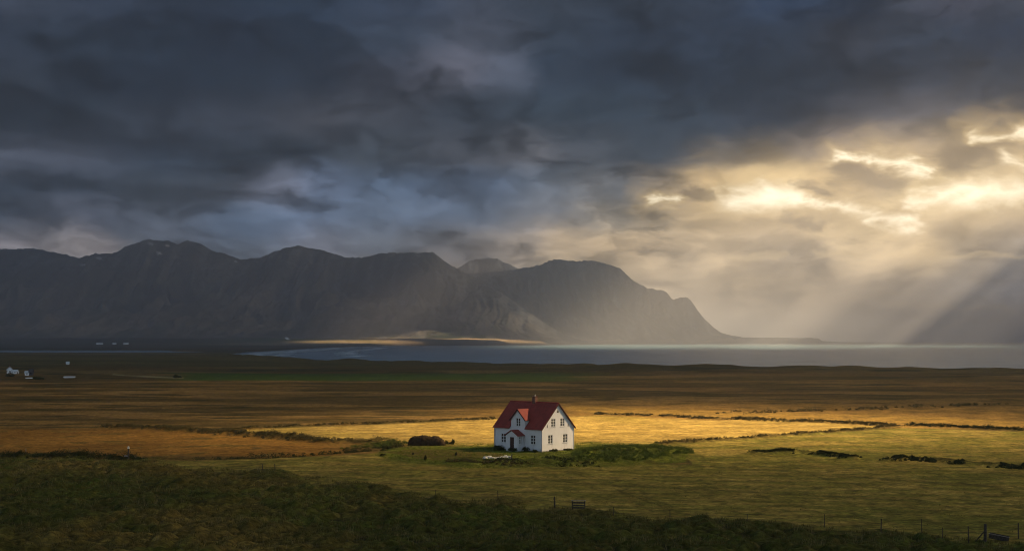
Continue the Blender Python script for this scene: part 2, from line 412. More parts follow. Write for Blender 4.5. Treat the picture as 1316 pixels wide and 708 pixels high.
def build_deck():
    st = 350.0
    xs = np.arange(-16000, 46000, st); ys = np.arange(-16000, 60000, st)
    nx, ny = len(xs), len(ys)
    X, Y = np.meshgrid(xs, ys)
    X = X + 90 * perlin(X / 900, Y / 900, 70); Y = Y + 90 * perlin(X / 900, Y / 900, 71)
    lo = DH + 60 * fbm(X / 1800, Y / 1800, 3, 72); hi = DH + 420 + 160 * fbm(X / 2500, Y / 2500, 4, 73)
    def hidden(x, y, z): return (y < 1) | (x / np.maximum(y, 1) > 0.385) | ((z - CAMZ) / np.maximum(y, 1) > 0.262)
    keep = hidden(X, Y, lo * 0.985)  # added deck trimmed to stay out of view
    k = keep[:-1, :-1] & keep[1:, :-1] & keep[:-1, 1:] & keep[1:, 1:]
    idx = np.arange(nx * ny).reshape(ny, nx)
    q = np.stack([idx[:-1, :-1], idx[:-1, 1:], idx[1:, 1:], idx[1:, :-1]], -1)
    bot = q[k][:, ::-1]; top = q[k] + nx * ny
    sides = []
    kp = np.pad(k, 1)
    for (di, dj, a, b) in ((0, -1, 0, 3), (0, 1, 2, 1), (-1, 0, 1, 0), (1, 0, 3, 2)):
        nb = kp[1 + di:1 + di + k.shape[0], 1 + dj:1 + dj + k.shape[1]]
        e = k & ~nb; qq = q[e]
        sides.append(np.stack([qq[:, a], qq[:, b], qq[:, b] + nx * ny, qq[:, a] + nx * ny], -1))
    faces = np.concatenate([bot, top] + sides)
    co = np.concatenate([np.stack([X, Y, lo], -1).reshape(-1, 3), np.stack([X, Y, hi], -1).reshape(-1, 3)])
    used = np.unique(faces); mp = np.full(len(co), -1); mp[used] = np.arange(len(used))
    o = raw_mesh('shade_clouds', co[used], mp[faces], None, shade_cloud_material(), True)
    o['kind'] = 'stuff'; o['label'] = 'unseen dark grey cloud layer added for shade, with shaped openings'
build_deck()

# ------------------------------------------------------------------ ground
def lerp(a, b, t): return a + (b - a) * t[..., None]
def C(*c): return np.array(c, float)
def ground_colour(x, y, z):
    U_, V_ = muv(x, y)
    n = fbm(x / 30, y / 45, 4, 101); n2 = fbm(x / 6, y / 9, 4, 103); n3 = fbm(x / 140, y / 260, 4, 105)
    # wide heath: streaks that run across, the dark ones ground shadow put into the colour
    b1 = fbm(U_ / 330, V_ / 5.5, 4, 107); b2 = fbm(U_ / 120, V_ / 2.2, 3, 109)
    col = lerp(np.broadcast_to(C(.085, .062, .030), x.shape + (3,)), C(.19, .125, .062), ss(b1, -.3, .5))
    col = lerp(col, C(.040, .038, .018), ss(b2, .12, .5) * .85)
    col = lerp(col, C(.16, .085, .04), ss(n3, .1, .6) * .45)
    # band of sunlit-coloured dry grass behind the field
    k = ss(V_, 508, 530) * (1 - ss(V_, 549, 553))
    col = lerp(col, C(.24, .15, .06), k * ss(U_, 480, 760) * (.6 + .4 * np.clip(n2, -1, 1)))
    # green meadow strip far off
    k = ss(V_, 477.5, 479.5) * (1 - ss(V_ + 1.5 * b1, 489, 491)) * ss(U_ + 20 * n, 190, 260) * (1 - ss(U_ + 25 * n, 690, 800))
    col = lerp(col, C(.045, .085, .022), k * .95)
    # grassy coastal dunes
    k = ss(-V_, -472, -466)
    col = lerp(col, C(.085, .075, .038), (y > 780) * ss(y, 780, 1000) * (y < 2400) * .6)
    # orange brown field at left
    k = ss(V_, 549, 554) * (1 - ss(V_, 584, 588)) * (1 - ss(U_, 380, 500))
    col = lerp(col, lerp(np.broadcast_to(C(.19, .105, .035), x.shape + (3,)), C(.27, .15, .05), ss(n, -.4, .5)), k)
    col = lerp(col, C(.10, .075, .03), k * ss(n2, .25, .6) * .8)
    # right hand and front hay fields
    streak = fbm(U_ / 95 + V_ / 60, V_ / 3.4 - U_ / 260, 4, 113); s2 = fbm(U_ / 30, V_ / 1.6 - U_ / 120, 3, 115)
    hay = lerp(np.broadcast_to(C(.15, .142, .042), x.shape + (3,)), C(.25, .20, .075), ss(streak, -.3, .5))
    hay = lerp(hay, C(.10, .115, .03), ss(n, .0, .55) * .6)
    hay = lerp(hay, C(.07, .06, .025), ss(s2, .25, .7) * .55)
    for pts in ([(690,598),(735,606),(770,618),(800,632),(850,650)],[(700,598),(748,607),(782,619),(812,632),(864,650)],[(560,604),(640,612),(760,622),(900,628),(1100,640),(1400,655)],[(880,598),(1000,604),(1150,616),(1400,634)]):
        d_ = seg_dist(U_, V_, pts) + 1.4 * fbm(x / 3, y / 5, 3, 141)
        hay = lerp(hay, C(.075, .075, .026), np.exp(-(d_ / 1.1) ** 2) * .7)
    hay = lerp(hay, C(.30, .23, .09), ss(fbm(x / 2.2, y / 4, 4, 143), .25, .7) * .5)
    hay = lerp(hay, C(.07, .075, .025), ss(fbm(x / 1.5, y / 3.2, 4, 145), .25, .65) * .6)
    kr = ss(sdist(U_, V_, [(840,572),(960,564),(1100,554),(1160,550),(1316,554),(2200,590),(2200,800),(-400,800),(-400,592),(160,592),(250,592),(420,586),(500,581),(560,590),(700,598),(890,596),(880,585)]), -1, 1)
    col = lerp(col, hay, kr)
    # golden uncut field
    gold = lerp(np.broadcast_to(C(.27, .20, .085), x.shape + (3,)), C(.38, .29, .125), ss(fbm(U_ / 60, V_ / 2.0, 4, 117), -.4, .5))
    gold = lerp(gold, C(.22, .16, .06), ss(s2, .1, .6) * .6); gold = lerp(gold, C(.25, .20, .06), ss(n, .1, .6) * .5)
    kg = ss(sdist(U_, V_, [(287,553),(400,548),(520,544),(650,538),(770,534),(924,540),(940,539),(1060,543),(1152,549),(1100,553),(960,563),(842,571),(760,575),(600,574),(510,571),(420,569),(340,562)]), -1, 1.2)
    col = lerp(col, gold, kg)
    kd = ss(sdist(U_, V_, [(924,528),(1150,532),(1330,540),(1330,552),(1155,548),(1060,541),(940,537),(760,532),(700,520)]), -2, 3)
    col = lerp(col, lerp(np.broadcast_to(C(.30, .20, .07), x.shape + (3,)), C(.20, .14, .06), ss(s2, 0, .5)), kd * .8)
    # lush green plot round the house
    kp = ss(sdist(U_, V_, [(500,575),(560,570),(640,570),(760,568),(850,572),(892,582),(880,595),(780,600),(690,600),(600,602),(520,594),(480,585)]) + 5 * n2, -2, 4)
    lush = lerp(np.broadcast_to(C(.115, .14, .028), x.shape + (3,)), C(.075, .085, .024), ss(n2, -.2, .4))
    col = lerp(col, lush, kp)
    kd = ss(sdist(U_, V_, [(490,581),(520,577),(600,577),(650,583),(640,590),(560,592)]) + 1.0 * n2, -1, 1.5)
    col = lerp(col, C(.09, .065, .03), kd * .7)
    # tussock land
    kt = ss(V_ - bound_v(U_) + 11 * fbm(x / 9, y / 13, 4, 63) + 4 * fbm(x / 1.6, y / 3, 3, 64), -4, 7)
    t1 = fbm(x / 3.0, y / 3.2, 3, 13)
    tus = lerp(np.broadcast_to(C(.052, .060, .019), x.shape + (3,)), C(.13, .10, .038), ss(n, -.2, .5))
    tus = lerp(tus, C(.055, .075, .018), ss(fbm(x / 14, y / 20, 3, 121), .1, .5) * .7)
    tus = lerp(tus, C(.016, .016, .009), ss(-np.abs(t1), -.16, -.02) * .8)  # hollows between hummocks darkened in the colour, standing in for shade
    tus = lerp(tus, C(.12, .09, .04), ss(fbm(x / 1.2, y / 1.6, 3, 123), .3, .7) * .5)
    col = lerp(col, tus, kt)
    # banks and ditches carry dark rank growth
    nr = y < 420
    for pts, w, hh in BANKS:
        P = [gp(*p) for p in pts]
        d = np.full(x.shape, 99.0); d[nr] = seg_dist(x[nr] + .8 * perlin(x[nr] / 5, y[nr] / 5, 2), y[nr] + .8 * perlin(x[nr] / 5, y[nr] / 5, 8), P)
        col = lerp(col, C(.035, .034, .014), np.exp(-(d / (w * .8)) ** 2) * .85)
    # distant pale track
    d = seg_dist(U_, V_, [(145,481.5),(165,483),(200,484.5),(235,485.5)])
    col = lerp(col, C(.30, .27, .22), np.exp(-(d / .7) ** 2) * .7)
    # far lowland and forelands
    fl = lerp(np.broadcast_to(C(.05, .05, .028), x.shape + (3,)), C(.085, .06, .036), ss(fbm(x / 500, y / 900, 4, 131), -.3, .4))
    fl = lerp(fl, C(.04, .065, .025), ss(fbm(x / 300, y / 600, 3, 133), .2, .6) * .7)
    col = lerp(col, fl, ss(y, 3000, 3600))
    s = sea_sd(x, y)
    kf = ss(y, 5000, 5700) * ss(x, -1500, -900) * ss(-s, -900, -500)
    fore = lerp(np.broadcast_to(C(.30, .255, .27), x.shape + (3,)), C(.19, .17, .13), ss(fbm(x / 160, y / 160, 4, 135), -.2, .4))
    col = lerp(col, fore, kf)
    kgf = np.exp(-(((x + 1120) / 260) ** 2 + ((y - 7300) / 900) ** 2))
    col = lerp(col, C(.07, .12, .03), np.clip(kgf * 1.2, 0, 1))
    # sand at the water line
    col = lerp(col, C(.10, .085, .07), (1 - ss(s, 5, 45)) * (y > 1600))
    col = lerp(col, C(.055, .05, .035), (1 - ss(s, 2, 14)) * (y < 1600))
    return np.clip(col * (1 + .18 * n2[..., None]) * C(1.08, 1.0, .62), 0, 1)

def ground_material():
    m, n, p = new_mat('ground_turf')
    a = n.node('ShaderNodeVertexColor', layer_name='tint')
    P = pos(n); x, y, z = n.sep(P)
    k1 = n.noise(n.comb(x * 1.6, y * 2.4, 0.0), 1.0, 6.0, 0.65)
    k2 = n.noise(n.comb(x * 0.12, y * 0.35, 3.0), 1.0, 5.0, 0.6)
    k3 = n.noise(n.comb(x * 0.55, y * 0.42, 5.0), 1.0, 5.0, 0.62)
    f = n.sstep(k1, 0.3, 0.72, 0.50, 1.50) * n.sstep(k2, 0.3, 0.7, 0.82, 1.2) * n.sstep(k3, 0.3, 0.7, 0.72, 1.28)
    n.link(n.mix(1.0, E(n, a.outputs[0]), n.comb(f, f, f), 'MULTIPLY'), p.inputs['Base Color'])
    p.inputs['Roughness'].default_value = 0.95; p.inputs['Specular IOR Level'].default_value = 0.05
    bump(n, p, n.noise(n.comb(x * 2.2, y * 2.2, z), 1.0, 6.0, 0.65), 0.7, 0.28)
    return m
def view_grid(vs, extra_far, zero):
    u = np.concatenate([np.linspace(-1.05, -.40, 70, endpoint=False), np.linspace(-.40, .40, 1060), np.linspace(.40, 1.05, 71)[1:]])
    return u, vs
u = np.concatenate([np.linspace(-1.6, -.40, 90, endpoint=False), np.linspace(-.40, .40, 1060), np.linspace(.40, 1.6, 91)[1:]])
rows = np.concatenate([np.linspace(-400, 90, 16), K / (np.arange(716, 470, -0.5) - HZ), K / (np.arange(470, 441, -0.25) - HZ), np.geomspace(11000, 60000, 24)])
rows = np.unique(np.round(rows, 3))
R, UU = np.meshgrid(rows, u, indexing='ij')
GX = UU * np.sqrt(R ** 2 + 160.0 ** 2); GY = R
GX = np.where(R < 0, UU * (160 + 0 * R), GX)
GX = UU * np.sqrt(np.maximum(R, 0) ** 2 + 160.0 ** 2)
GZ = ground(GX, GY)
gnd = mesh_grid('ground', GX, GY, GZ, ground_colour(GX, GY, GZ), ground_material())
gnd['kind'] = 'structure'

# ------------------------------------------------------------------ sea
def sea_material():
    m, n, p = new_mat('sea_water')
    a = n.node('ShaderNodeVertexColor', layer_name='tint')
    P = pos(n); x, y, z = n.sep(P)
    k = n.noise(n.comb(x * 0.012, y * 0.030, 0.0), 1.0, 6.0, 0.7)
    foam = n.sstep(E(n, a.outputs[0]) if False else n.sep(E(n, a.outputs[0]))[0], 0.2, 0.8)
    fn = n.sstep(n.noise(n.comb(x * 0.03, y * 0.01, 2.0), 1.0, 5.0, 0.6), 0.40, 0.62)
    foam = foam * fn
    base = n.mix(n.sstep(k, .3, .7), (0.050, 0.125, 0.19), (0.155, 0.27, 0.35))
    n.link(n.mix(foam, base, (0.75, 0.76, 0.76)), p.inputs['Base Color'])
    n.link(foam * 0.7 + 0.22, p.inputs['Roughness'])
    p.inputs['IOR'].default_value = 1.33; p.inputs['Specular IOR Level'].default_value = 0.5
    bump(n, p, n.noise(n.comb(x * 0.05, y * 0.11, z), 1.0, 8.0, 0.7), 1.0, 2.4)
    return m
srows = np.concatenate([np.linspace(600, 1000, 10), (CAMZ - SEA) * F / (np.arange(476, 440, -0.35) - HZ), np.geomspace(19500, 62000, 20)])
srows = np.unique(srows)
R, UU = np.meshgrid(srows, np.linspace(-1.6, 1.6, 700), indexing='ij')
SX = UU * R
sd = sea_sd(SX, R)
foam = np.exp(-((sd + 35) / 40.0) ** 2) * ((R > 1900) & (R < 7000)) * 0.95
foam = np.maximum(foam, np.exp(-((sd + 160) / 22.0) ** 2) * ((R > 1900) & (R < 5000)) * .8)
foam = np.maximum(foam, np.exp(-((sd + 60) / 60.0) ** 2) * ((R >= 7000) & (R < 14500)) * 0.9)
foam = np.maximum(foam, np.exp(-((sd + 12) / 16.0) ** 2) * ((R < 1700) & (SX < -60)) * .8)
wave = 0.12 * fbm(SX / 25, R / 12, 3, 151)
sea = mesh_grid('sea', SX, R, SEA + wave, np.stack([foam] * 3, -1), sea_material()); sea['kind'] = 'structure'

# ------------------------------------------------------------------ mountains
def mountain_material():
    m, n, p = new_mat('basalt_slopes')
    a = n.node('ShaderNodeVertexColor', layer_name='tint')
    P = pos(n); x, y, z = n.sep(P)
    k1 = n.noise(n.comb(x * 0.02, y * 0.006, z * 0.012), 1.0, 7.0, 0.65)
    k2 = n.noise(n.comb(x * 0.0011, y * 0.0011, z * 0.012), 1.0, 5.0, 0.6)
    f = n.sstep(k1, 0.25, 0.75, 0.62, 1.40) * n.sstep(k2, 0.3, 0.7, 0.75, 1.25)
    n.link(n.mix(1.0, E(n, a.outputs[0]), n.comb(f, f, f), 'MULTIPLY'), p.inputs['Base Color'])
    p.inputs['Roughness'].default_value = 0.95; p.inputs['Specular IOR Level'].default_value = 0.05
    bump(n, p, n.noise(n.comb(x * 0.016, y * 0.010, z * 0.016), 1.0, 8.0, 0.68), 0.9, 42.0)
    return m
MM = mountain_material()
SNOW = [(194,313.5,4,1.6),(215,315.5,3,1.5),(205,325.5,4,1.5),(127,332,5,1.3),(106,340.5,4,1.2),(303,336,3,.8)]
def mountains(name, prof, dr, db, seed, nx, ny, ysp, sharp=1.0, snow=False, label=None):
    pu = np.array([p[0] for p in prof], float); pvv = np.array([p[1] for p in prof], float)
    drf = lambda uu: np.interp(uu, [a for a, b in dr], [b for a, b in dr])
    dbf = lambda uu: np.interp(uu, [a for a, b in db], [b for a, b in db])
    u_ = np.linspace(pu[0], pu[-1], nx)
    D = drf(u_); xr = (u_ - 658) / F * D
    H = (HZ - np.interp(u_, pu, pvv)) * D / F + CAMZ
    t_ = np.concatenate([np.linspace(-0.15, 1.0, ny), np.linspace(1.0, 2.2, ny // 4)[1:]])
    T, _ = np.meshgrid(t_, u_, indexing='ij')
    DB = dbf(u_)[None, :]; DR = D[None, :]
    X = np.broadcast_to(xr[None, :], T.shape).copy()
    Y = DB + (DR - DB) * T
    g = ground(X, Y)
    HH = np.broadcast_to(H[None, :], T.shape)
    # spurs: push the slope in and out
    wx_ = X + 260 * fbm(X / 1300, Y / 1300, 3, seed + 7)
    sp = ridged(wx_ / 1150, Y / 3800, 3, seed) ; sp2 = ridged(wx_ / 330 + .3 * T, Y / 2200, 3, seed + 3)
    tt = np.clip(T, 0, 1)
    env = np.clip(4 * tt * (1 - tt), 0, 1)
    te = tt + (sp - .35) * .46 * env * (1.05 - tt) + (sp2 - .4) * .13 * env
    te = np.clip(te, 0, 1)
    P1 = 0.62 * te ** 1.25 + 0.38 * ss(te, .50, .97)             # scree below, cliffs above
    bench = 0.030 * np.sin(te * 26 + 3 * fbm(X / 700, Y / 700, 2, seed + 5)) * env
    back = np.clip((T - 1) / 1.2, 0, 1)
    P1 = np.where(T > 1, 1 - ss(back, 0, 1), P1 + bench * .5)
    Z = g * (1 - tt) + (HH - 0) * P1
    Z = np.where(T > 1, np.maximum(Z, -5), Z)
    rough = 62 * ridged(wx_ / 170, Y / 1100, 4, seed + 9) + 30 * fbm(X / 260, Y / 260, 5, seed + 11)
    Z = Z + rough * np.clip(HH / 600, .15, 1) * np.clip(env + .05, 0, 1)
    Z = Z + (15 * ridged(X / 110, Y / 90, 4, seed + 13) - 8 + 8 * fbm(X / 34, Y / 40, 3, seed + 14)) * sharp * ss(T, .4, .9) * np.clip(HH / 400, 0, 1)
    Z = np.where(T < 0.0, np.minimum(Z, g - 4 * np.clip(-T / .1, 0, 1) ), Z)
    n_ = fbm(X / 350, Z / 60, 4, seed + 15); n2 = fbm(X / 90, Y / 700, 4, seed + 17)
    sl = np.gradient(Z, axis=0) / np.maximum(np.gradient(Y, axis=0), 1)
    rock = lerp(np.broadcast_to(C(.018, .026, .038), X.shape + (3,)), C(.115, .125, .14), ss(n2, -.25, .45))  # rock streaks, contrast raised in the colour to stand in for gully shading
    grass = lerp(np.broadcast_to(C(.036, .050, .034), X.shape + (3,)), C(.066, .068, .048), ss(n_, -.3, .4))
    kg = (1 - ss(te + .25 * n_, .30, .62)) * (1 - .6 * ss(n2, 0, .4))
    kg = np.maximum(kg, .55 * ss(fbm(X / 600, Y / 600, 3, seed + 19), .15, .5) * (1 - ss(sl, .55, .8)))
    col = lerp(rock, grass, kg)
    col = lerp(col, C(.15, .14, .125), ss(sp2 + .3 * n2, .30, .75) * (1 - ss(te, .55, .8)) * .8)
    col = lerp(col, C(.035, .034, .035), ss(sl, .55, 1.0) * .6)
    if snow:
        uu = 658 + F * X / Y; vv = HZ - (Z - CAMZ) * F / Y
        for (a, b, ra, rb) in SNOW:
            # lasting snow lies in hollows just under these tops
            d = np.sqrt(((uu - a) / ra) ** 2 + ((vv - b - .15 * (uu - a)) / rb) ** 2) + .5 * fbm(X / 25, Y / 25, 2, 9)
            col = lerp(col, C(.80, .82, .86), ss(-d, -1.05, -.75) * (T < 1))
    if seed == 400: col = col * C(.36, .42, .55)            # far peak darkened and blued in colour, standing in for cloud shade
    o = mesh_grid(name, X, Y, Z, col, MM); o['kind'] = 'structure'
    if label: o['label'] = label
    return o
A_PROF = [(-700,352),(-500,330),(-300,338),(-150,318),(-60,326),(0,321),(45,320),(75,326),(100,333),(130,327),(150,327),(165,317),(190,309),(215,310),(232,316),(240,309.5),(255,313),(270,322),(290,327),(308,334),(335,332),(350,325),(368,319),(382,316),(400,319),(425,326),(445,331),(465,332),(485,327),(510,325.5),(556,325),(563,330),(580,342),(600,352),(625,366),(650,381),(680,401),(705,418),(730,432),(760,441),(790,444)]
mountains('mountains', A_PROF, [(-700,11500),(0,11200),(300,10800),(480,10200),(556,9900),(650,9300),(790,8900)],
          [(-700,8600),(0,8500),(300,8300),(480,8000),(560,7750),(650,7950),(730,8250),(790,8500)], 200, 1250, 230, 1, 1.0, True,
          'long dark blue mountain range with small snow patches behind the plain')
B_PROF = [(540,356),(600,352),(640,350),(668,346),(690,342),(712,334),(725,334.5),(740,336),(760,335),(775,338),(797,345),(806,354),(812,360),(822,366),(832,371),(845,373),(854,375),(860,383),(866,386),(874,383),(882,382),(888,387),(895,398),(905,410),(914,419),(925,427),(938,431),(952,433.5),(975,435),(1005,435.5),(1030,437),(1060,438.3),(1090,440)]
mountains('mountains', B_PROF, [(540,12500),(740,12600),(900,13600),(1090,15000)],
          [(540,9700),(640,9700),(740,10400),(830,11400),(900,12500),(960,13500),(1090,14800)], 300, 1100, 230, 1, 1.0, False,
          'hazy headland that steps down in cliffs to the sea')
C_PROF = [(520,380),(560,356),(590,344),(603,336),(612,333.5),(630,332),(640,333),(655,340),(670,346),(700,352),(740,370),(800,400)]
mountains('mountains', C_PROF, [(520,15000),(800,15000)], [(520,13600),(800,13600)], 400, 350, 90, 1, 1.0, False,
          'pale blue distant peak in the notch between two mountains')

# ------------------------------------------------------------------ haze
def build_haze():
    b = 46000.0
    vs = [(x, y, z) for z in (-14.0, 800.0) for (x, y) in ((-100000, -2500), (100000, -2500), (100000, 65000), (-100000, 65000))]
    fs = np.array([(3,2,1,0),(4,5,6,7),(0,1,5,4),(1,2,6,5),(2,3,7,6),(3,0,4,7)])
    m = bpy.data.materials.new('haze_air'); m.use_nodes = True; n = NT(m.node_tree); n.t.nodes.clear()
    v = n.node('ShaderNodeVolumePrincipled'); v.inputs['Color'].default_value = (0.80, 0.84, 0.98, 1)
    v.inputs['Density'].default_value = HAZE; v.inputs['Anisotropy'].default_value = 0.30
    m.cycles.volume_sampling = 'DISTANCE'
    out = n.node('ShaderNodeOutputMaterial'); n.link(v.outputs[0], out.inputs['Volume'])
    o = raw_mesh('haze', np.array(vs), fs, None, m); o['kind'] = 'stuff'
HAZE = 8.6e-5
build_haze()

# ------------------------------------------------------------------ things: helpers
def put(o, label=None, cat=None, group=None, kind=None):
    if label: o['label'] = label
    if cat: o['category'] = cat
    if group: o['group'] = group
    if kind: o['kind'] = kind
    return o
def empty(name, loc, rz=0.0):
    o = bpy.data.objects.new(name, None); COL.objects.link(o)
    o.location = loc; o.rotation_euler = (0, 0, rz); o.empty_display_size = 0.2
    return o
class MB:
    def __init__(s): s.v = []; s.f = []
    def add(s, vs, fs):
        n = len(s.v); s.v += [tuple(v) for v in vs]; s.f += [tuple(i + n for i in f) for f in fs]; return s
    def box(s, x0, y0, z0, x1, y1, z1):
        return s.add([(x0,y0,z0),(x1,y0,z0),(x1,y1,z0),(x0,y1,z0),(x0,y0,z1),(x1,y0,z1),(x1,y1,z1),(x0,y1,z1)],
                     [(3,2,1,0),(4,5,6,7),(0,1,5,4),(1,2,6,5),(2,3,7,6),(3,0,4,7)])
    def bar(s, a, b, r0, r1=None, n=7, wob=0.0, seed=0):
        a, b = Vector(a), Vector(b); r1 = r0 if r1 is None else r1
        d = (b - a).normalized(); q = d.to_track_quat('Z', 'Y'); rnd = random.Random(seed)
        vs = []
        for k, (c, r) in enumerate(((a, r0), (b, r1))):
            for i in range(n):
                t = 2 * math.pi * i / n
                vs.append(c + q @ Vector((math.cos(t) * r * (1 + wob * rnd.uniform(-1, 1)), math.sin(t) * r * (1 + wob * rnd.uniform(-1, 1)), wob * r * rnd.uniform(-1, 1))))
        fs = [(i, (i + 1) % n, n + (i + 1) % n, n + i) for i in range(n)]
        fs += [tuple(range(n - 1, -1, -1)), tuple(range(n, 2 * n))]
        return s.add(vs, fs)
    def prism(s, poly, fn, t):
        """poly of (p,q); fn(p,q,w)->xyz; extruded from w=0 to w=t"""
        n = len(poly)
        vs = [fn(p, q, 0) for p, q in poly] + [fn(p, q, t) for p, q in poly]
        fs = [tuple(range(n)), tuple(range(2 * n - 1, n - 1, -1))] + [(i, n + i, n + (i + 1) % n, (i + 1) % n) for i in range(n)]
        return s.add(vs, fs)
    def build(s, name, mat, parent=None, loc=None, bevel=0.0, smooth=False):
        me = bpy.data.meshes.new(name); me.from_pydata([tuple(v) for v in s.v], [], s.f); me.validate()
        import bmesh
        bm = bmesh.new(); bm.from_mesh(me); bmesh.ops.recalc_face_normals(bm, faces=bm.faces)
        if bevel: bmesh.ops.bevel(bm, geom=list(bm.edges), offset=bevel, segments=1, affect='EDGES')
        if smooth:
            for f in bm.faces: f.smooth = True
        bm.to_mesh(me); bm.free()
        o = bpy.data.objects.new(name, me); COL.objects.link(o); me.materials.append(mat)
        if parent: o.parent = parent
        if loc: o.location = loc
        return o

# ---- materials
def siding(name, c):
    m, n, p = new_mat(name)
    P = E(n, n.node('ShaderNodeTexCoord').outputs['Object']); x, y, z = n.sep(P)
    k = n.noise(n.comb(x * 3.0, y * 3.0, z * 0.6), 1.0, 6.0, 0.6)
    st = n.sstep(k, 0.52, 0.75) * n.sstep(z, 2.0, -0.2, 0.25, 0.9)
    base = n.mix(n.sstep(n.noise(P, 0.8, 3.0), 0.3, 0.7), tuple(v * .93 for v in c), c)
    n.link(n.mix(st * 0.5, base, (0.42, 0.37, 0.28)), p.inputs['Base Color'])
    p.inputs['Roughness'].default_value = 0.55; p.inputs['Specular IOR Level'].default_value = 0.3
    w = n.math('SINE', (x + y) * 42.0)
    bump(n, p, w + n.noise(P, 5.0, 3.0) * 0.5, 0.35, 0.012)
    return m
def red_roof(axis):
    m, n, p = new_mat('red_corrugated_iron')
    P = E(n, n.node('ShaderNodeTexCoord').outputs['Object']); x, y, z = n.sep(P)
    c = x if axis == 0 else y
    k = n.noise(n.comb(x * 1.2, y * 1.2, z * 1.2), 1.0, 6.0, 0.62)
    col = n.mix(n.sstep(k, 0.3, 0.72), (0.200, 0.028, 0.018), (0.300, 0.044, 0.028))
    sh = n.math('FRACT', c * 1.15)                     # sheet laps
    lap = n.sstep(n.math('ABSOLUTE', sh - 0.5), 0.47, 0.5)
    col = n.mix(lap * 0.35, col, (0.09, 0.016, 0.016))
    n.link(col, p.inputs['Base Color']); p.inputs['Roughness'].default_value = 0.5; p.inputs['Specular IOR Level'].default_value = 0.35
    bump(n, p, n.math('SINE', c * 48.0) + lap, 0.5, 0.02)
    return m
M_WALL = siding('white_painted_iron', (0.78, 0.78, 0.78))
M_ROOFX = red_roof(0); M_ROOFY = red_roof(1)
M_TRIM = simple('grey_white_paint', (0.66, 0.66, 0.63), 0.5, 0.12)
M_FRAME = simple('window_frame_paint', (0.80, 0.80, 0.77), 0.45, 0.1)
M_DOOR = simple('dark_brown_wood', (0.055, 0.022, 0.016), 0.45, 0.3, 4.0)
M_BRICK = simple('sooty_brick', (0.17, 0.085, 0.06), 0.9, 0.4, 9.0, bmp=0.02)
M_METAL = simple('pale_zinc', (0.55, 0.55, 0.53), 0.35, 0.2, metallic=0.6)
M_STONE = simple('grey_foundation_stone', (0.20, 0.19, 0.17), 0.9, 0.35, 4.0, bmp=0.03)
M_WOOD = simple('weathered_wood', (0.075, 0.062, 0.048), 0.9, 0.4, 6.0, bmp=0.01)
M_PALEWOOD = simple('bleached_board', (0.30, 0.27, 0.23), 0.8, 0.3, 6.0)
M_WIRE = simple('rusty_wire', (0.06, 0.05, 0.045), 0.6, 0.2, metallic=0.5)
M_DARKROOF = simple('dark_slate_roof', (0.05, 0.045, 0.045), 0.6, 0.3)
M_FARWHITE = simple('distant_white_wall', (0.80, 0.81, 0.80), 0.6, 0.08)
M_FARROOF = simple('distant_grey_roof', (0.50, 0.52, 0.53), 0.5, 0.1)
M_WHITESTONE = simple('whitewashed_stone', (0.72, 0.67, 0.55), 0.85, 0.25, 2.5, bmp=0.03)
def glass():
    m, n, p = new_mat('dark_window_glass')
    P = pos(n); k = n.noise(P, 1.3, 3.0)
    n.link(n.mix(n.sstep(k, .35, .65), (0.012, 0.014, 0.018), (0.045, 0.047, 0.05)), p.inputs['Base Color'])
    p.inputs['Roughness'].default_value = 0.06; p.inputs['Specular IOR Level'].default_value = 0.6
    bump(n, p, n.noise(P, 2.0, 2.0), 0.15, 0.02)
    return m
M_GLASS = glass()
def leaf_mat(name, a, b, c=None):
    m, n, p = new_mat(name)
    P = pos(n); k = n.noise(P, 1.7, 4.0, 0.6); k2 = n.noise(P, 9.0, 2.0)
    col = n.mix(n.sstep(k, .32, .68), a, b)
    if c: col = n.mix(n.sstep(k2, .55, .75) * 0.6, col, c)
    n.link(col, p.inputs['Base Color']); p.inputs['Roughness'].default_value = 0.85; p.inputs['Specular IOR Level'].default_value = 0.08
    return m
M_SHRUB = leaf_mat('dark_shrub_leaves', (0.030, 0.036, 0.014), (0.060, 0.066, 0.022))
M_LUSH = leaf_mat('lush_plant_leaves', (0.065, 0.085, 0.018), (0.13, 0.16, 0.028), (0.20, 0.19, 0.06))
M_RANK = leaf_mat('rank_grass_stems', (0.085, 0.070, 0.026), (0.16, 0.125, 0.045), (0.06, 0.06, 0.02))
M_TUFT = leaf_mat('tussock_blades', (0.062, 0.066, 0.018), (0.16, 0.125, 0.040), (0.30, 0.23, 0.10))
M_GREENB = leaf_mat('bright_grass_blades', (0.09, 0.12, 0.018), (0.16, 0.19, 0.03), (0.22, 0.20, 0.06))
M_GOLDB = leaf_mat('golden_grass_blades', (0.40, 0.26, 0.06), (0.52, 0.34, 0.08), (0.26, 0.18, 0.05))
M_TURF = leaf_mat('dark_dry_turf', (0.040, 0.026, 0.014), (0.075, 0.05, 0.026), (0.05, 0.05, 0.02))

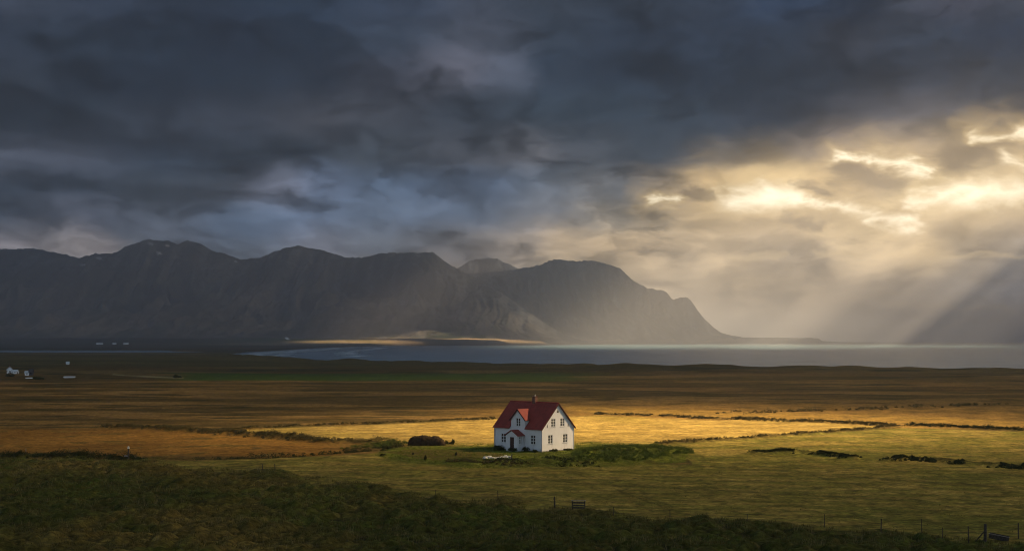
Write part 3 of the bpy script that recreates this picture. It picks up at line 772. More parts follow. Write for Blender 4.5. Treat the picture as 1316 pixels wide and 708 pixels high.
# ---- leaf clumps and grass blades
def leaf_cloud(cs, rs, per, size, rng, flat=1.0):
    """cs Nx3 centres (base), rs Nx3 radii; returns verts, tris of small leaves filling lumpy half ellipsoids"""
    N = len(cs); i = np.repeat(np.arange(N), per); M = len(i)
    d = rng.normal(size=(M, 3)); d /= np.linalg.norm(d, axis=1)[:, None]; d[:, 2] = np.abs(d[:, 2]) * flat
    r = rng.uniform(0.25, 1.0, M) ** 0.45 * rng.uniform(.82, 1.16, M)
    c = cs[i] + d * rs[i] * r[:, None]
    a = rng.normal(size=(M, 3)); a /= np.linalg.norm(a, axis=1)[:, None]
    b = np.cross(a, rng.normal(size=(M, 3))); b /= np.linalg.norm(b, axis=1)[:, None]
    s_ = size * rng.uniform(.6, 1.3, M)[:, None]
    v = np.stack([c + a * s_, c - a * s_ * .5 + b * s_ * .8, c - a * s_ * .5 - b * s_ * .8], 1).reshape(-1, 3)
    return v, np.arange(M * 3).reshape(-1, 3)
def blades(x, y, z, h, w, lean, rng):
    M = len(x); a = rng.uniform(0, 2 * np.pi, M); la = rng.uniform(0, 2 * np.pi, M)
    b = np.stack([np.cos(a), np.sin(a), 0 * a], 1) * w[:, None]
    base = np.stack([x, y, z - .05], 1)
    tip = base + np.stack([np.cos(la) * lean * h, np.sin(la) * lean * h, h], 1)
    mid = base * .45 + tip * .55 + np.stack([0 * a, 0 * a, .12 * h], 1)
    v = np.stack([base - b, base + b, mid + b * .7, tip, mid - b * .7], 1).reshape(-1, 3)
    k = np.arange(M)[:, None] * 5
    f = np.concatenate([k + np.array([[0, 1, 2]]), k + np.array([[0, 2, 4]]), k + np.array([[4, 2, 3]])])
    return v, f

# ------------------------------------------------------------------ the farmhouse
house = empty('farmhouse', (hc.x, hc.y, 0.0), HOUSE_A)
put(house, 'white two-storey farmhouse with red roof, chimney and small porch alone on the plain', 'house')
house['kind'] = 'thing'
X0, X1, Y0, Y1 = -HL / 2, HL / 2, -HW / 2, HW / 2
def rect(cx, z0, w, h): return [(cx - w/2, z0), (cx + w/2, z0), (cx + w/2, z0 + h), (cx - w/2, z0 + h)]
def wall_panel(mb, outline, holes, fn, depth=0.13):
    """outline/holes in (p,q); fn(p,q,w): w is inward distance"""
    pts = [Vector(p) for p in outline]; n0 = len(pts); faces = [list(range(n0))]
    for h in holes:
        faces.append(list(range(len(pts), len(pts) + len(h)))); pts += [Vector(p) for p in h]
    res = delaunay_2d_cdt(pts, [], faces, 0, 1e-5)
    vs, fs, orig = res[0], res[2], res[5]
    keep = [tuple(f) for f, o in zip(fs, orig) if list(o) == [0] or (0 in o and all(k == 0 for k in o))]
    mb.add([fn(v.x, v.y, 0) for v in vs], keep)
    for h in holes:
        n = len(h)
        mb.add([fn(p, q, 0) for p, q in h] + [fn(p, q, depth) for p, q in h], [(i, (i + 1) % n, n + (i + 1) % n, n + i) for i in range(n)])
front = lambda p, q, w: (p, Y0 + w, q)
right = lambda p, q, w: (X1 - w, p, q)
back = lambda p, q, w: (-p, Y1 - w, q)
left = lambda p, q, w: (X0 + w, -p, q)
DW, DE = 1.45, 4.62            # wall dormer half width and eave
DA = DE + DW                    # 45 degree gable
fwin = [(-3.03, 1.05, .98, 1.36), (3.03, 1.05, .98, 1.36)]
dwin = [(0.02, 3.60, .90, 1.22)]
gwin = [(-1.64, 1.16, .98, 1.28), (1.64, 1.16, .98, 1.28), (-1.0, 3.62, .92, 1.18), (1.0, 3.62, .92, 1.18)]
mb = MB()
wall_panel(mb, [(X0, 0), (X1, 0), (X1, HE), (DW, HE), (DW, DE), (0, DA), (-DW, DE), (-DW, HE), (X0, HE)], [rect(*w) for w in fwin + dwin], front)
slit_r = [(-2.42, 3.50), (-2.18, 3.50), (-2.18, 4.10), (-2.42, 3.90)]
slit_l = [(2.18, 3.50), (2.42, 3.50), (2.42, 3.90), (2.18, 4.10)]
tri = [(-.34, 5.62), (.34, 5.62), (0, 6.27)]
gab = [(Y0, 0), (Y1, 0), (Y1, HE), (0, HR), (Y0, HE)]
wall_panel(mb, gab, [rect(*w) for w in gwin] + [slit_r, slit_l, tri], right)
wall_panel(mb, gab, [rect(*w) for w in gwin], left)
bwin = [(-3.0, 1.05, .98, 1.36), (0, 1.05, .98, 1.36), (3.0, 1.05, .98, 1.36)]
wall_panel(mb, [(X0, 0), (X1, 0), (X1, HE), (X0, HE)], [rect(*w) for w in bwin], back)
for s_ in (-1, 1):              # dormer cheeks
    mb.add([(s_ * DW, Y0, HE), (s_ * DW, Y0, DE), (s_ * DW, Y0 + (DE - HE), DE)], [(0, 1, 2)])
mb.build('wall', M_WALL, house)
for (cx, cy_) in ((X0, Y0), (X1, Y0), (X1, Y1), (X0, Y1)):
    MB().box(cx - .055, cy_ - .055, 0.145, cx + .055, cy_ + .055, HE - .03).build('corner_board', M_TRIM, house)
MB().box(X0 - .06, Y0 - .06, -1.2, X1 + .06, Y1 + .06, 0.14).build('foundation', M_STONE, house, bevel=.02)

def window(fn, cx, z0, w, h, parent, cols=2, rws=3, sill=True):
    fr = MB(); t = .055
    def bx(p0, q0, p1, q1, w0, w1):
        vs = [fn(p, q, ww) for ww in (w0, w1) for p, q in ((p0, q0), (p1, q0), (p1, q1), (p0, q1))]
        fr.add(vs, [(0,1,2,3),(7,6,5,4),(0,4,5,1),(1,5,6,2),(2,6,7,3),(3,7,4,0)])
    a, b, c, d = cx - w/2, z0, cx + w/2, z0 + h
    bx(a + .003, b + .003, a + t, d - .003, .03, .10); bx(c - t, b + .003, c - .003, d - .003, .03, .10)
    bx(a + t, b + .003, c - t, b + t, .03, .10); bx(a + t, d - t, c - t, d - .003, .03, .10)
    for i in range(1, cols):
        p = a + w * i / cols; bx(p - .05, b + t, p + .05, d - t, .02, .09)
    for i in range(1, rws):
        q = b + h * i / rws; bx(a + t, q - .028, c - t, q + .028, .03, .088)
    o = fr.build('window', M_FRAME, parent)
    g = MB(); g.add([fn(p, q, .095) for p, q in ((a, b), (c, b), (c, d), (a, d))], [(0, 1, 2, 3)])
    g.build('pane', M_GLASS, o)
    if sill:
        s2 = MB(); vs = [fn(p, q, ww) for ww in (-.07, .03) for p, q in ((a - .06, b - .07), (c + .06, b - .07), (c + .06, b + .0), (a - .06, b + .0))]
        s2.add(vs, [(0,1,2,3),(7,6,5,4),(0,4,5,1),(1,5,6,2),(2,6,7,3),(3,7,4,0)]); s2.build('sill', M_TRIM, o)
    return o
for w in fwin + dwin: window(front, *w, house)
for w in gwin: window(right, *w, house); window(left, *w, house)
for w in bwin: window(back, *w, house)
for poly in (slit_r, slit_l, tri):
    g = MB(); g.add([right(p, q, .10) for p, q in poly], [tuple(range(len(poly)))])
    o = g.build('vent_window', M_GLASS, house)
    fr = MB(); n = len(poly); c0 = Vector((sum(p for p, q in poly) / n, sum(q for p, q in poly) / n))
    inn = [tuple(c0 + (Vector(p) - c0) * .80) for p in poly]
    vs = [right(p, q, -.02) for p, q in poly] + [right(p, q, -.02) for p, q in inn] + [right(p, q, .09) for p, q in inn]
    fr.add(vs, [(i, (i + 1) % n, n + (i + 1) % n, n + i) for i in range(n)] + [(n + i, n + (i + 1) % n, 2 * n + (i + 1) % n, 2 * n + i) for i in range(n)])
    fr.build('frame', M_FRAME, o)
for yy_ in (-1.5, 1.64):        # cellar lights
    MB().box(X1 + .02, yy_ - .45, -.10, X1 + .10, yy_ + .45, .26).build('cellar_window', M_GLASS, house)

def slab(mb, quad, t):
    a, b, c, d = [Vector(q) for q in quad]
    nrm = (b - a).cross(d - a).normalized()
    if nrm.z < 0: nrm = -nrm
    vs = [a, b, c, d] + [q + nrm * t for q in (a, b, c, d)]
    mb.add(vs, [(0,1,2,3),(7,6,5,4),(0,4,5,1),(1,5,6,2),(2,6,7,3),(3,7,4,0)])
OV, EO, RT = .22, .28, .09
ex0, ex1 = X0 - OV, X1 + OV
rf = MB()
zl = HE - EO                       # eave drop at 45 degrees
e = .03
# front slope has an opening for the dormer: left strip, right strip, strip above
slab(rf, [(ex0, Y0 - EO, zl + e), (-DW - .12, Y0 - EO, zl + e), (-DW - .12, 0, HR + e), (ex0, 0, HR + e)], RT)
slab(rf, [(DW + .12, Y0 - EO, zl + e), (ex1, Y0 - EO, zl + e), (ex1, 0, HR + e), (DW + .12, 0, HR + e)], RT)
yj = Y0 + (DE - HE)
slab(rf, [(-DW - .12, yj, DE + e), (DW + .12, yj, DE + e), (DW + .12, 0, HR + e), (-DW - .12, 0, HR + e)], RT)
slab(rf, [(ex0, Y1 + EO, zl + e), (ex1, Y1 + EO, zl + e), (ex1, 0, HR + e), (ex0, 0, HR + e)], RT)
roof = rf.build('roof', M_ROOFX, house)
rc = MB(); rc.bar((ex0, 0, HR + .12), (ex1, 0, HR + .12), .09, n=8); rc.build('ridge_cap', M_ROOFX, roof)
for xx in (ex0, ex1):
    for sy in (-1, 1):
        sgn = 1 if xx > 0 else -1
        a = (xx, sy * (HW / 2 + EO), zl - .10); b = (xx, 0, HR - .10)
        x2 = xx + sgn * .035
        bg_ = MB(); bg_.add([a, b, (xx, 0, HR + .10), (xx, sy * (HW / 2 + EO), zl + .10), (x2, a[1], a[2]), (x2, b[1], b[2]), (x2, 0, HR + .10), (x2, sy * (HW / 2 + EO), zl + .10)],
                [(0,1,2,3),(7,6,5,4),(0,4,5,1),(1,5,6,2),(2,6,7,3),(3,7,4,0)])
        bg_.build('barge_board', M_DOOR, house)
# dormer roof
dr = MB(); do = .18
ya = Y0 - .2
yb = Y0 + (DA - HE) + .1
for s_ in (-1, 1):
    xe = s_ * (DW + do); ze = DE - do
    ye = Y0 + (ze - HE) + .1
    slab(dr, [(xe, ya, ze + .035), (0, ya, DA + .035), (0, yb, DA + .035), (xe, ye, ze + .035)], .08)
dro = dr.build('dormer_roof', M_ROOFY, house)
for s_ in (-1, 1):
    db_ = MB()
    xe = s_ * (DW + do); ze = DE - do
    db_.add([(xe, ya - .03, ze - .08), (0, ya - .03, DA - .08), (0, ya - .03, DA + .1), (xe, ya - .03, ze + .1), (xe, ya, ze - .08), (0, ya, DA - .08), (0, ya, DA + .1), (xe, ya, ze + .1)],
            [(0,1,2,3),(7,6,5,4),(0,4,5,1),(1,5,6,2),(2,6,7,3),(3,7,4,0)])
    db_.build('barge_board', M_DOOR, dro)
# chimney
ch = MB(); ch.box(-.18, -.29, HR - .5, .40, .29, HR + .86); chim = ch.build('chimney', M_BRICK, house, bevel=.015)
c2 = MB(); c2.box(-.24, -.35, HR + .87, .46, .35, HR + .98); c2.build('chimney_cap', M_BRICK, chim)
c3 = MB(); c3.bar((.30, -.12, HR + .98), (.30, -.12, HR + 1.14), .09); c3.bar((.30, -.12, HR + 1.14), (.42, -.16, HR + 1.20), .08); c3.build('flue_pipe', M_METAL, chim)
# porch
PX, PD, PE, PA = 1.18, 1.38, 2.32, 3.02
yp = Y0 - PD
pf = lambda p, q, w: (p, yp + w, q)
pr = lambda p, q, w: (PX - w, p, q)
pl = lambda p, q, w: (-PX + w, -p, q)
pw = MB()
wall_panel(pw, [(-PX, 0), (PX, 0), (PX, PE), (0, PA), (-PX, PE)], [rect(.05, .10, .86, 1.96)], pf)
pwin = (Y0 - PD * .52, 1.02, .56, 1.12)
wall_panel(pw, [(yp, 0), (Y0 - .004, 0), (Y0 - .004, PE), (yp, PE)], [rect(*pwin)], pr)
wall_panel(pw, [(-Y0 + .004, 0), (-yp, 0), (-yp, PE), (-Y0 + .004, PE)], [], pl)
porch = pw.build('porch', M_WALL, house)
window(pr, *pwin, porch, cols=2, rws=3)
dd = MB(); dd.box(-.38, yp + .09, .10, .48, yp + .13, 2.06)
for (z0, z1) in ((.22, .85), (.98, 1.9)):
    for (xa, xb) in ((-.30, .02), (.08, .40)): dd.box(xa, yp + .075, z0, xb, yp + .0895, z1)
door = dd.build('door', M_DOOR, porch)
kn = MB(); kn.bar((.40, yp + .03, 1.0), (.40, yp + .09, 1.0), .03); kn.build('handle', M_METAL, door)
st = MB(); st.box(-.6, yp - .55, -.3, .7, yp - .002, .08); st.build('doorstep', M_STONE, porch, bevel=.02)
prf = MB()
for s_ in (-1, 1):
    # slightly bell-cast slopes
    for (x_a, z_a, x_b, z_b) in ((0, PA + .04, .62, PA - .30), (.62, PA - .30, PX + .24, PE - .10)):
        slab(prf, [(s_ * x_a, yp - .2, z_a), (s_ * x_b, yp - .2, z_b), (s_ * x_b, Y0 - .005, z_b), (s_ * x_a, Y0 - .005, z_a)], .07)
prf.build('porch_roof', M_ROOFY, porch)
for xx in (X1 + .09, X0 - .09): MB().bar((xx, Y0 - .09, .2), (xx, Y0 - .09, zl), .045).build('downpipe', M_METAL, house)

# ------------------------------------------------------------------ shrubs and plants that can be told apart
rng = np.random.default_rng(7)
def bush(name, u, v, wid, dep, hgt, mat, label, cat, group=None, lumps=9, per=160, leaf=.07, stems=True, at=None):
    x, y = at if at else gp(u, v)
    z = gz(x, y)
    root = empty(name, (x, y, z)); put(root, label, cat, group)
    ang = rng.uniform(0, 2 * np.pi, lumps); rr = rng.uniform(0, .68, lumps) ** .6
    cs = np.stack([np.cos(ang) * rr * wid / 2, np.sin(ang) * rr * dep / 2, rng.uniform(0.0, .35, lumps) * hgt], 1)
    rs = np.stack([np.full(lumps, wid * .24), np.full(lumps, dep * .30), rng.uniform(.45, .68, lumps) * hgt], 1)
    vv, ff = leaf_cloud(cs, rs, per, leaf, rng)
    f = raw_mesh('foliage', vv, ff, None, mat); f.parent = root
    if stems:
        sm = MB()
        for i in range(5):
            a = rng.uniform(0, 6.28); sm.bar((0, 0, -.1), (math.cos(a) * wid * .25, math.sin(a) * dep * .25, hgt * rng.uniform(.5, .9)), .035, .012, 5)
        sm.build('stem', M_WOOD, root)
    return root
R2 = Matrix.Rotation(HOUSE_A, 2)
def hl(x, y): q = R2 @ Vector((x, y)); return (hc.x + q.x, hc.y + q.y)
FG = 'dark shrubs along the foot of the house'
for k, (x, y, w, h, lb) in enumerate([
    (-3.9, Y0 - .75, 1.3, .75, 'low dark shrub below the left ground floor window of the house'),
    (-2.6, Y0 - 1.0, 1.7, .95, 'wide dark shrub between the left window and the porch of the house'),
    (-1.9, Y0 - 2.0, 1.5, .7, 'dark shrub just left of the porch door'),
    (1.1, Y0 - 2.3, 1.2, .75, 'dark shrub at the right front corner of the porch'),
    (2.5, Y0 - 1.0, 1.6, .85, 'rounded dark shrub below the right ground floor window of the house'),
    (4.1, Y0 - .9, 1.1, .5, 'smallest dark shrub beside the near corner of the house')]):
    bush('shrub', 0, 0, w, 1.0, h, M_SHRUB, lb, 'shrub', FG, 6, 150, .06, at=hl(x, y))
for x, y, w, h, lb in [(X1 + .75, -1.5, 1.0, .5, 'little dark bush under the left window of the sunny gable'), (X1 + .75, 1.7, 1.0, .5, 'little dark bush under the right window of the sunny gable')]:
    bush('bush', 0, 0, w, .7, h, M_SHRUB, lb, 'bush', 'little bushes at the gable', 5, 140, .05, at=hl(x, y))
bush('bush', 576, 571, 1.0, .8, .75, M_SHRUB, 'small round bush just right of the dark turf stack, lower of two', 'bush', None, 5, 130, .06)
bush('bush', 583, 571, .8, .8, 1.15, M_SHRUB, 'taller thin bush beside the turf stack in front of the golden field', 'bush', None, 5, 130, .06)
bush('bush', 547, 591, .7, .6, .8, M_SHRUB, 'dark lone bush on the shaded lawn below the turf stack', 'bush', None, 4, 130, .05)
bush('bush', 586, 585, .6, .5, .6, M_SHRUB, 'tiny dark bush on the shaded lawn left of the house', 'bush', None, 4, 110, .05)
bush('bush', 531, 584, .4, .4, .35, M_SHRUB, 'tiniest dark bush on the shaded lawn farthest from the house', 'bush', None, 3, 90, .05)
bush('bush', 492, 586, .9, .7, .45, M_SHRUB, 'low bush at the left end of the shaded lawn', 'bush', None, 4, 110, .05)
bush('bush', 228, 485.5, 3.2, 2, 1.8, M_SHRUB, 'dark round bush at the end of the pale track', 'bush', None, 5, 60, .3)
bush('bush', 12, 484.5, 4.0, 3, 1.8, M_SHRUB, 'dark bush below the far white farmhouse', 'bush', None, 5, 60, .3)
bush('bush', 53, 487, 7.0, 3, 1.6, M_SHRUB, 'long dark bush beside the far dark-roofed house', 'bush', None, 7, 60, .3)

# ---- turf-covered stack
def turf_stack():
    x, y = gp(548.5, 572); z = gz(x, y)
    L, Wd, H = 5.9, 2.2, 1.55
    nu, nv = 64, 26
    a = np.linspace(-1, 1, nu); b = np.linspace(0, np.pi, nv)
    A, B = np.meshgrid(a, b, indexing='ij')
    end = np.clip(1 - np.abs(A) ** 4.0, 0, 1) ** .5
    hh = (1 - .10 * A - .06 * np.sin(A * 9)) * end
    X = A * L / 2 + .05 * fbm(A * 5, B * 3, 2, 5); Y = -np.cos(B) * Wd / 2 * end ** .6; Z = np.sin(B) ** .7 * H * hh - .1
    Z = Z + .13 * fbm(A * 9, B * 3, 4, 77) * end; Y = Y + .08 * fbm(A * 10, B * 4, 3, 78)
    root = empty('turf_stack', (x, y, z)); put(root, 'long dark rounded turf-covered stack left of the house at the edge of the golden field', 'turf stack')
    o = mesh_grid('stack_body', X, Y, Z, None, M_TURF); o.parent = root
    m = 2600; i = rng.integers(0, nu, m); j = rng.integers(1, nv - 1, m)
    v, f = blades(X[i, j] + rng.normal(0, .04, m), Y[i, j], Z[i, j], rng.uniform(.06, .20, m), np.full(m, .022), .6, rng)
    g = raw_mesh('grass_cover', v, f, None, M_TURF); g.parent = root
turf_stack()

# ---- whitewashed boulders
def boulder(w, d, h, seed):
    import bmesh
    bm = bmesh.new(); bmesh.ops.create_icosphere(bm, subdivisions=3, radius=.5)
    co = np.array([v.co[:] for v in bm.verts])
    k = 1 + .22 * fbm(co[:, 0] * 2.2 + seed, co[:, 1] * 2.2 + co[:, 2] * 1.7, 3, seed)
    for v, c, kk in zip(bm.verts, co, k): v.co = Vector((c[0] * w * kk, c[1] * d * kk, (max(c[2], -.3) + .3) * h * kk * 1.25 - .08))
    for f in bm.faces: f.smooth = True
    me = bpy.data.meshes.new('boulder'); bm.to_mesh(me); bm.free(); me.materials.append(M_WHITESTONE)
    o = bpy.data.objects.new('boulder', me); COL.objects.link(o); return o
for k, (u_, v_, w, h, lb) in enumerate([
    (623.5, 589.5, .75, .42, 'leftmost pale boulder in the row on the grass before the house'),
    (628.5, 589.2, .85, .50, 'pale boulder second from the left end of the row before the house'),
    (634, 590, 1.0, .40, 'low broad pale boulder left of the middle of the row'),
    (639.5, 589.5, .8, .36, 'low greyish boulder in the middle of the pale row'),
    (645, 589.6, .9, .44, 'pale boulder right of the middle of the row before the house'),
    (650.5, 589.2, .95, .56, 'largest palest boulder second from the right end of the row'),
    (655, 589.6, .6, .50, 'rightmost small pale boulder beside the dark stump')]):
    x, y = gp(u_, v_); o = boulder(w, .6, h, 30 + k); o.location = (x, y, gz(x, y)); o.rotation_euler.z = rng.uniform(-.4, .4)
    put(o, lb, 'boulder', 'row of pale boulders before the house')
x, y = gp(657.5, 590.5); z = gz(x, y)
stp = MB(); stp.bar((0, 0, -.2), (.03, 0, .72), .09, .07, 8, .1, 3); o = stp.build('stump_post', M_WOOD, loc=(x, y, z)); put(o, 'short dark wooden stump at the right end of the pale boulders', 'post')

# ------------------------------------------------------------------ fences and posts in front
def post_mesh(h, r, seed, tilt=.04):
    rd = random.Random(seed); m = MB()
    m.bar((0, 0, -.35), (rd.uniform(-tilt, tilt) * h, rd.uniform(-tilt, tilt) * h, h), r, r * .85, 8, .12, seed); return m
fx0, fy0 = gp(1060, 676)
fence = empty('wire_fence', (fx0, fy0, gz(fx0, fy0)))
put(fence, 'thin wire fence on wooden posts along the edge of the dark foreground turf', 'fence')
FP = [(560,642,.9,.035),(640,645,1.0,.04),(788,664,.8,.035),(861,668,.9,.035),(960,674,.8,.03),(1060,679,1.15,.035),(1132,686,1.25,.055),(1185,691,1.35,.035),(1211,695,.9,.035),(1245,699,1.35,.05),(1309,692,1.3,.055)]
tops = []
for i, (u_, v_, h, r) in enumerate(FP):
    x, y = gp(u_, v_); z = gz(x, y)
    post_mesh(h, r, 50 + i).build('post', M_WOOD, fence, loc=(x - fx0, y - fy0, z - fence.location.z))
    tops.append((x, y, z, h))
x, y = gp(1266, 698); z = gz(x, y)
cp = MB(); cp.bar((0, 0, -.4), (.02, 0, 1.38), .13, .115, 9, .08, 4); cp.bar((-.78, .1, -.1), (-.06, 0, .80), .055, .05, 7, .1, 5)
o = cp.build('corner_post', M_WOOD, fence, loc=(x - fx0, y - fy0, z - fence.location.z)); o['label'] = 'thick dark corner post with a slanting brace'
tops.insert(10, (x, y, z, 1.3))
wm = MB()
for (a, b) in zip(tops[:-1], tops[1:]):
    for k in (.35, .65, .93):
        p = Vector((a[0], a[1], a[2] + a[3] * k)); q = Vector((b[0], b[1], b[2] + b[3] * k)); mid = (p + q) / 2 - Vector((0, 0, .05))
        wm.bar(p, mid, .006, n=4); wm.bar(mid, q, .006, n=4)
o = wm.build('wire', M_WIRE, fence, loc=(-fx0, -fy0, -fence.location.z))
# leaning plank trough beside the corner post
x, y = gp(1283, 694); z = gz(x, y)
tr = empty('feed_trough', (x, y, z), -.35); put(tr, 'low dark wooden trough with pale inside lying beside the thick corner post', 'trough')
m_ = MB(); m_.box(-.75, -.22, .06, .75, -.18, .42); m_.box(-.75, .18, .06, .75, .22, .50); m_.box(-.79, -.22, .06, -.75, .22, .42); m_.box(.75, -.22, .06, .79, .22, .42)
m_.build('side_board', M_WOOD, tr)
m_ = MB(); m_.box(-.75, -.178, .10, .75, .178, .14); m_.build('floor_board', M_PALEWOOD, tr)
m_ = MB(); m_.box(-.83, -.28, .425, .83, -.17, .455); m_.build('rim_board', M_PALEWOOD, tr)
tr.rotation_euler = (0, math.radians(9), -.35)
# single thick post and hurdle in the middle
x, y = gp(713, 655); z = gz(x, y)
o = post_mesh(1.12, .085, 90, .05).build('gate_post', M_WOOD, loc=(x, y, z)); put(o, 'single thick dark post in the middle foreground left of the hurdle', 'post')
x, y = gp(743.5, 656); z = gz(x, y)
hd = empty('sheep_hurdle', (x, y, z), -.08); put(hd, 'small wooden hurdle with a pale top rail at the edge of the hay field', 'hurdle')
for s_ in (-1, 1): MB().box(s_ * .60 - .05, -.05, -.3, s_ * .60 + .05, .05, .86).build('post', M_WOOD, hd)
m_ = MB(); m_.box(-.70, -.07, .865, .72, .07, .93); m_.build('top_rail', M_PALEWOOD, hd)
for zz_ in (.14, .38, .62): m_ = MB(); m_.box(-.55, -.02, zz_, .55, .02, zz_ + .15); m_.build('board', M_WOOD, hd)
# small posts further left
for (u_, v_, h, r, lb) in [(165, 591, 1.35, .09, None), (33, 586, 1.0, .05, 'thin pale leaning post at the far left of the dark hedge bank'),
        (338, 609, .9, .05, 'thin dark post left of the other at the tussock edge'), (354, 610, 1.0, .05, 'slightly taller thin post at the tussock edge')]:
    x, y = gp(u_, v_); z = gz(x, y)
    if lb: o = post_mesh(h, r, int(u_), .12).build('wooden_post', M_PALEWOOD if u_ == 33 else M_WOOD, loc=(x, y, z)); put(o, lb, 'post')
    else:
        root = empty('marker_post', (x, y, z)); put(root, 'stout marker post with a white top standing in the dark hedge bank', 'marker post')
        post_mesh(h, r * 1.3, 5, .03).build('shaft', M_WOOD, root)
        c_ = MB(); c_.bar((.02, -.01, h - .02), (.02, -.01, h + .30), .17, .11, 10, .05, 2); c_.build('white_cap', M_WHITESTONE, root)
        MB().box(-.55, -.06, .25, -.12, .02, .42).build('arm', M_PALEWOOD, root)

# ------------------------------------------------------------------ distant farms
def gable_house(name, x, y, L, Wd, he, hr, rz, wall, roofm, label, cat, group=None, z=None, wins=2, chim=False, annex=None):
    z = gz(x, y) if z is None else z
    root = empty(name, (x, y, z), rz); put(root, label, cat, group); root['kind'] = 'thing'
    a, b = L / 2, Wd / 2
    m = MB(); m.add([(-a,-b,-1),(a,-b,-1),(a,b,-1),(-a,b,-1),(-a,-b,he),(a,-b,he),(a,b,he),(-a,b,he),(-a,0,hr),(a,0,hr)],
                    [(0,1,5,4),(2,3,7,6),(1,2,6,9,5),(3,0,4,8,7),(3,2,1,0),(4,5,9,8),(6,7,8,9)]); m.build('wall', wall, root)
    r = MB(); o_ = .25
    sl = (hr - he) / b
    for s_ in (-1, 1):
        slab(r, [(-a - o_, s_ * (b + o_), he - sl * o_ + .05), (a + o_, s_ * (b + o_), he - sl * o_ + .05), (a + o_, 0, hr + .05), (-a - o_, 0, hr + .05)], .15)
    ro = r.build('roof', roofm, root)
    if chim: MB().box(-.3, -.3, hr - .3, .3, .3, hr + .9).build('chimney', M_BRICK, ro)
    for i in range(wins):
        xx = -a + L * (i + .5) / wins
        w = MB(); w.box(xx - .28, -b - .04, he * .45, xx + .28, -b - .005, he * .8); w.build('window', M_GLASS, root)
    g = MB(); g.box(a + .005, -.35, .0, a + .04, .35, he * .8); g.build('door', M_DOOR, root)
    return root
x, y = gp(12.5, 481); gable_house('farmhouse', x, y, 2.8, 2.4, 1.8, 3.0, -1.1, M_FARWHITE, M_FARROOF, 'far white farmhouse at the left edge, tallest of its farm', 'house', chim=True)
x, y = gp(19, 481.3); gable_house('farm_shed', x, y, 3.0, 2.0, 1.0, 1.8, -.3, M_FARWHITE, M_FARROOF, 'low white shed joined close right of the far farmhouse', 'shed')
x, y = gp(35.2, 482.8); gable_house('farmhouse', x, y, 1.9, 1.8, 1.2, 1.9, .1, M_FARWHITE, M_FARROOF, 'small pale far house behind the low white wall', 'house', wins=1)
x, y = gp(40.2, 482.8); gable_house('farm_shed', x, y, 1.7, 2.0, 1.6, 2.8, .1, M_DARKROOF, M_DARKROOF, 'dark wooden far shed beside the small pale house', 'shed', wins=1)
x, y = gp(38, 485.7); z = gz(x, y); o = MB().box(-1.75, -.12, -.3, 1.75, .12, .40).build('garden_wall', M_FARWHITE, loc=(x, y, z), bevel=.03); put(o, 'low white garden wall in front of the two small far buildings', 'wall'); o['kind'] = 'thing'
x, y = gp(87, 468.0); gable_house('farm_shed', x, y, 1.9, 1.8, 1.1, 1.9, .5, M_FARWHITE, M_FARROOF, 'tiny lone white shed far out on the brown plain', 'shed', wins=1)
x, y = gp(89.5, 485.6); gable_house('greenhouse', x, y, 4.4, 2.0, .35, .7, .05, M_PALEWOOD, M_FARROOF, 'long low pale roof lying on the plain right of the far farms', 'outbuilding', wins=1)
def far(u_, y, v): return ((u_ - 658) / F * y, y)
GB = 'white farm buildings under the mountains'
for u_, v_, y, L, lb in [(128, 441.6, 5600, 24, 'leftmost and flattest of the three white farms under the mountains'), (147, 441.8, 5600, 14, 'middle and smallest of three white farms under the mountains'),
                  (162, 441.6, 5600, 19, 'rightmost of the three white farms under the mountains'), (368.5, 433.6, 7300, 18, 'upper white farm building by the green field below the spur'), (370, 439, 6900, 14, 'lower white farm building by the green field at the bay')]:
    x = (u_ - 658) / F * y
    gable_house('farm_building', x, y, L, 9, 4.5, 7.5, .1, M_FARWHITE, M_FARROOF, lb, 'farm building', GB, wins=3)

# ------------------------------------------------------------------ rank growth, scrub and grass that nobody could count
def along(pts, n, spread, rng):
    P = np.array([gp(*p) for p in pts]); seg = np.linalg.norm(np.diff(P, axis=0), axis=1); cum = np.r_[0, np.cumsum(seg)]
    t = rng.uniform(0, cum[-1], n); i = np.clip(np.searchsorted(cum, t) - 1, 0, len(seg) - 1); f = (t - cum[i]) / seg[i]
    q = P[i] + (P[i + 1] - P[i]) * f[:, None]
    return q[:, 0] + rng.normal(0, spread, n), q[:, 1] + rng.normal(0, spread, n)
def scrub(name, pts, n, hgt, mat, spread=.6, per=40, leaf=.08, seed=1):
    r = np.random.default_rng(seed); x, y = along(pts, n, spread, r)
    keep = fbm(x / 7, y / 7, 2, seed + 40) > -.45; x, y = x[keep], y[keep]; n = len(x)
    z = ground(x, y)
    h = hgt * r.uniform(.4, 1.25, n) * (1 + .7 * fbm(x / 4, y / 4, 2, seed))
    cs = np.stack([x, y, z], 1); rs = np.stack([h * 1.0, h * .9, h], 1)
    v, f = leaf_cloud(cs, np.abs(rs) + .05, per, leaf, r)
    o = raw_mesh(name, v, f, None, mat); o['kind'] = 'stuff'; return o
scrub('scrub', BANKS[0][0], 520, .42, M_RANK, .9, 44, .08, 1)
scrub('scrub', BANKS[1][0], 260, .35, M_RANK, .8, 40, .08, 2)
scrub('scrub', [(250,590),(330,588),(420,582),(490,576),(520,573)], 260, .45, M_SHRUB, .8, 44, .07, 3)
scrub('scrub', BANKS[3][0], 420, .20, M_RANK, .5, 30, .09, 4)
scrub('scrub', BANKS[4][0], 260, .26, M_RANK, .5, 34, .10, 5)
scrub('scrub', BANKS[5][0], 420, .30, M_RANK, .9, 34, .10, 6)
scrub('scrub', BANKS[6][0], 420, .24, M_RANK, .4, 30, .08, 7)
scrub('scrub', [(1168,547),(1240,550),(1316,553),(1420,556)], 300, .42, M_SHRUB, .6, 34, .10, 8)
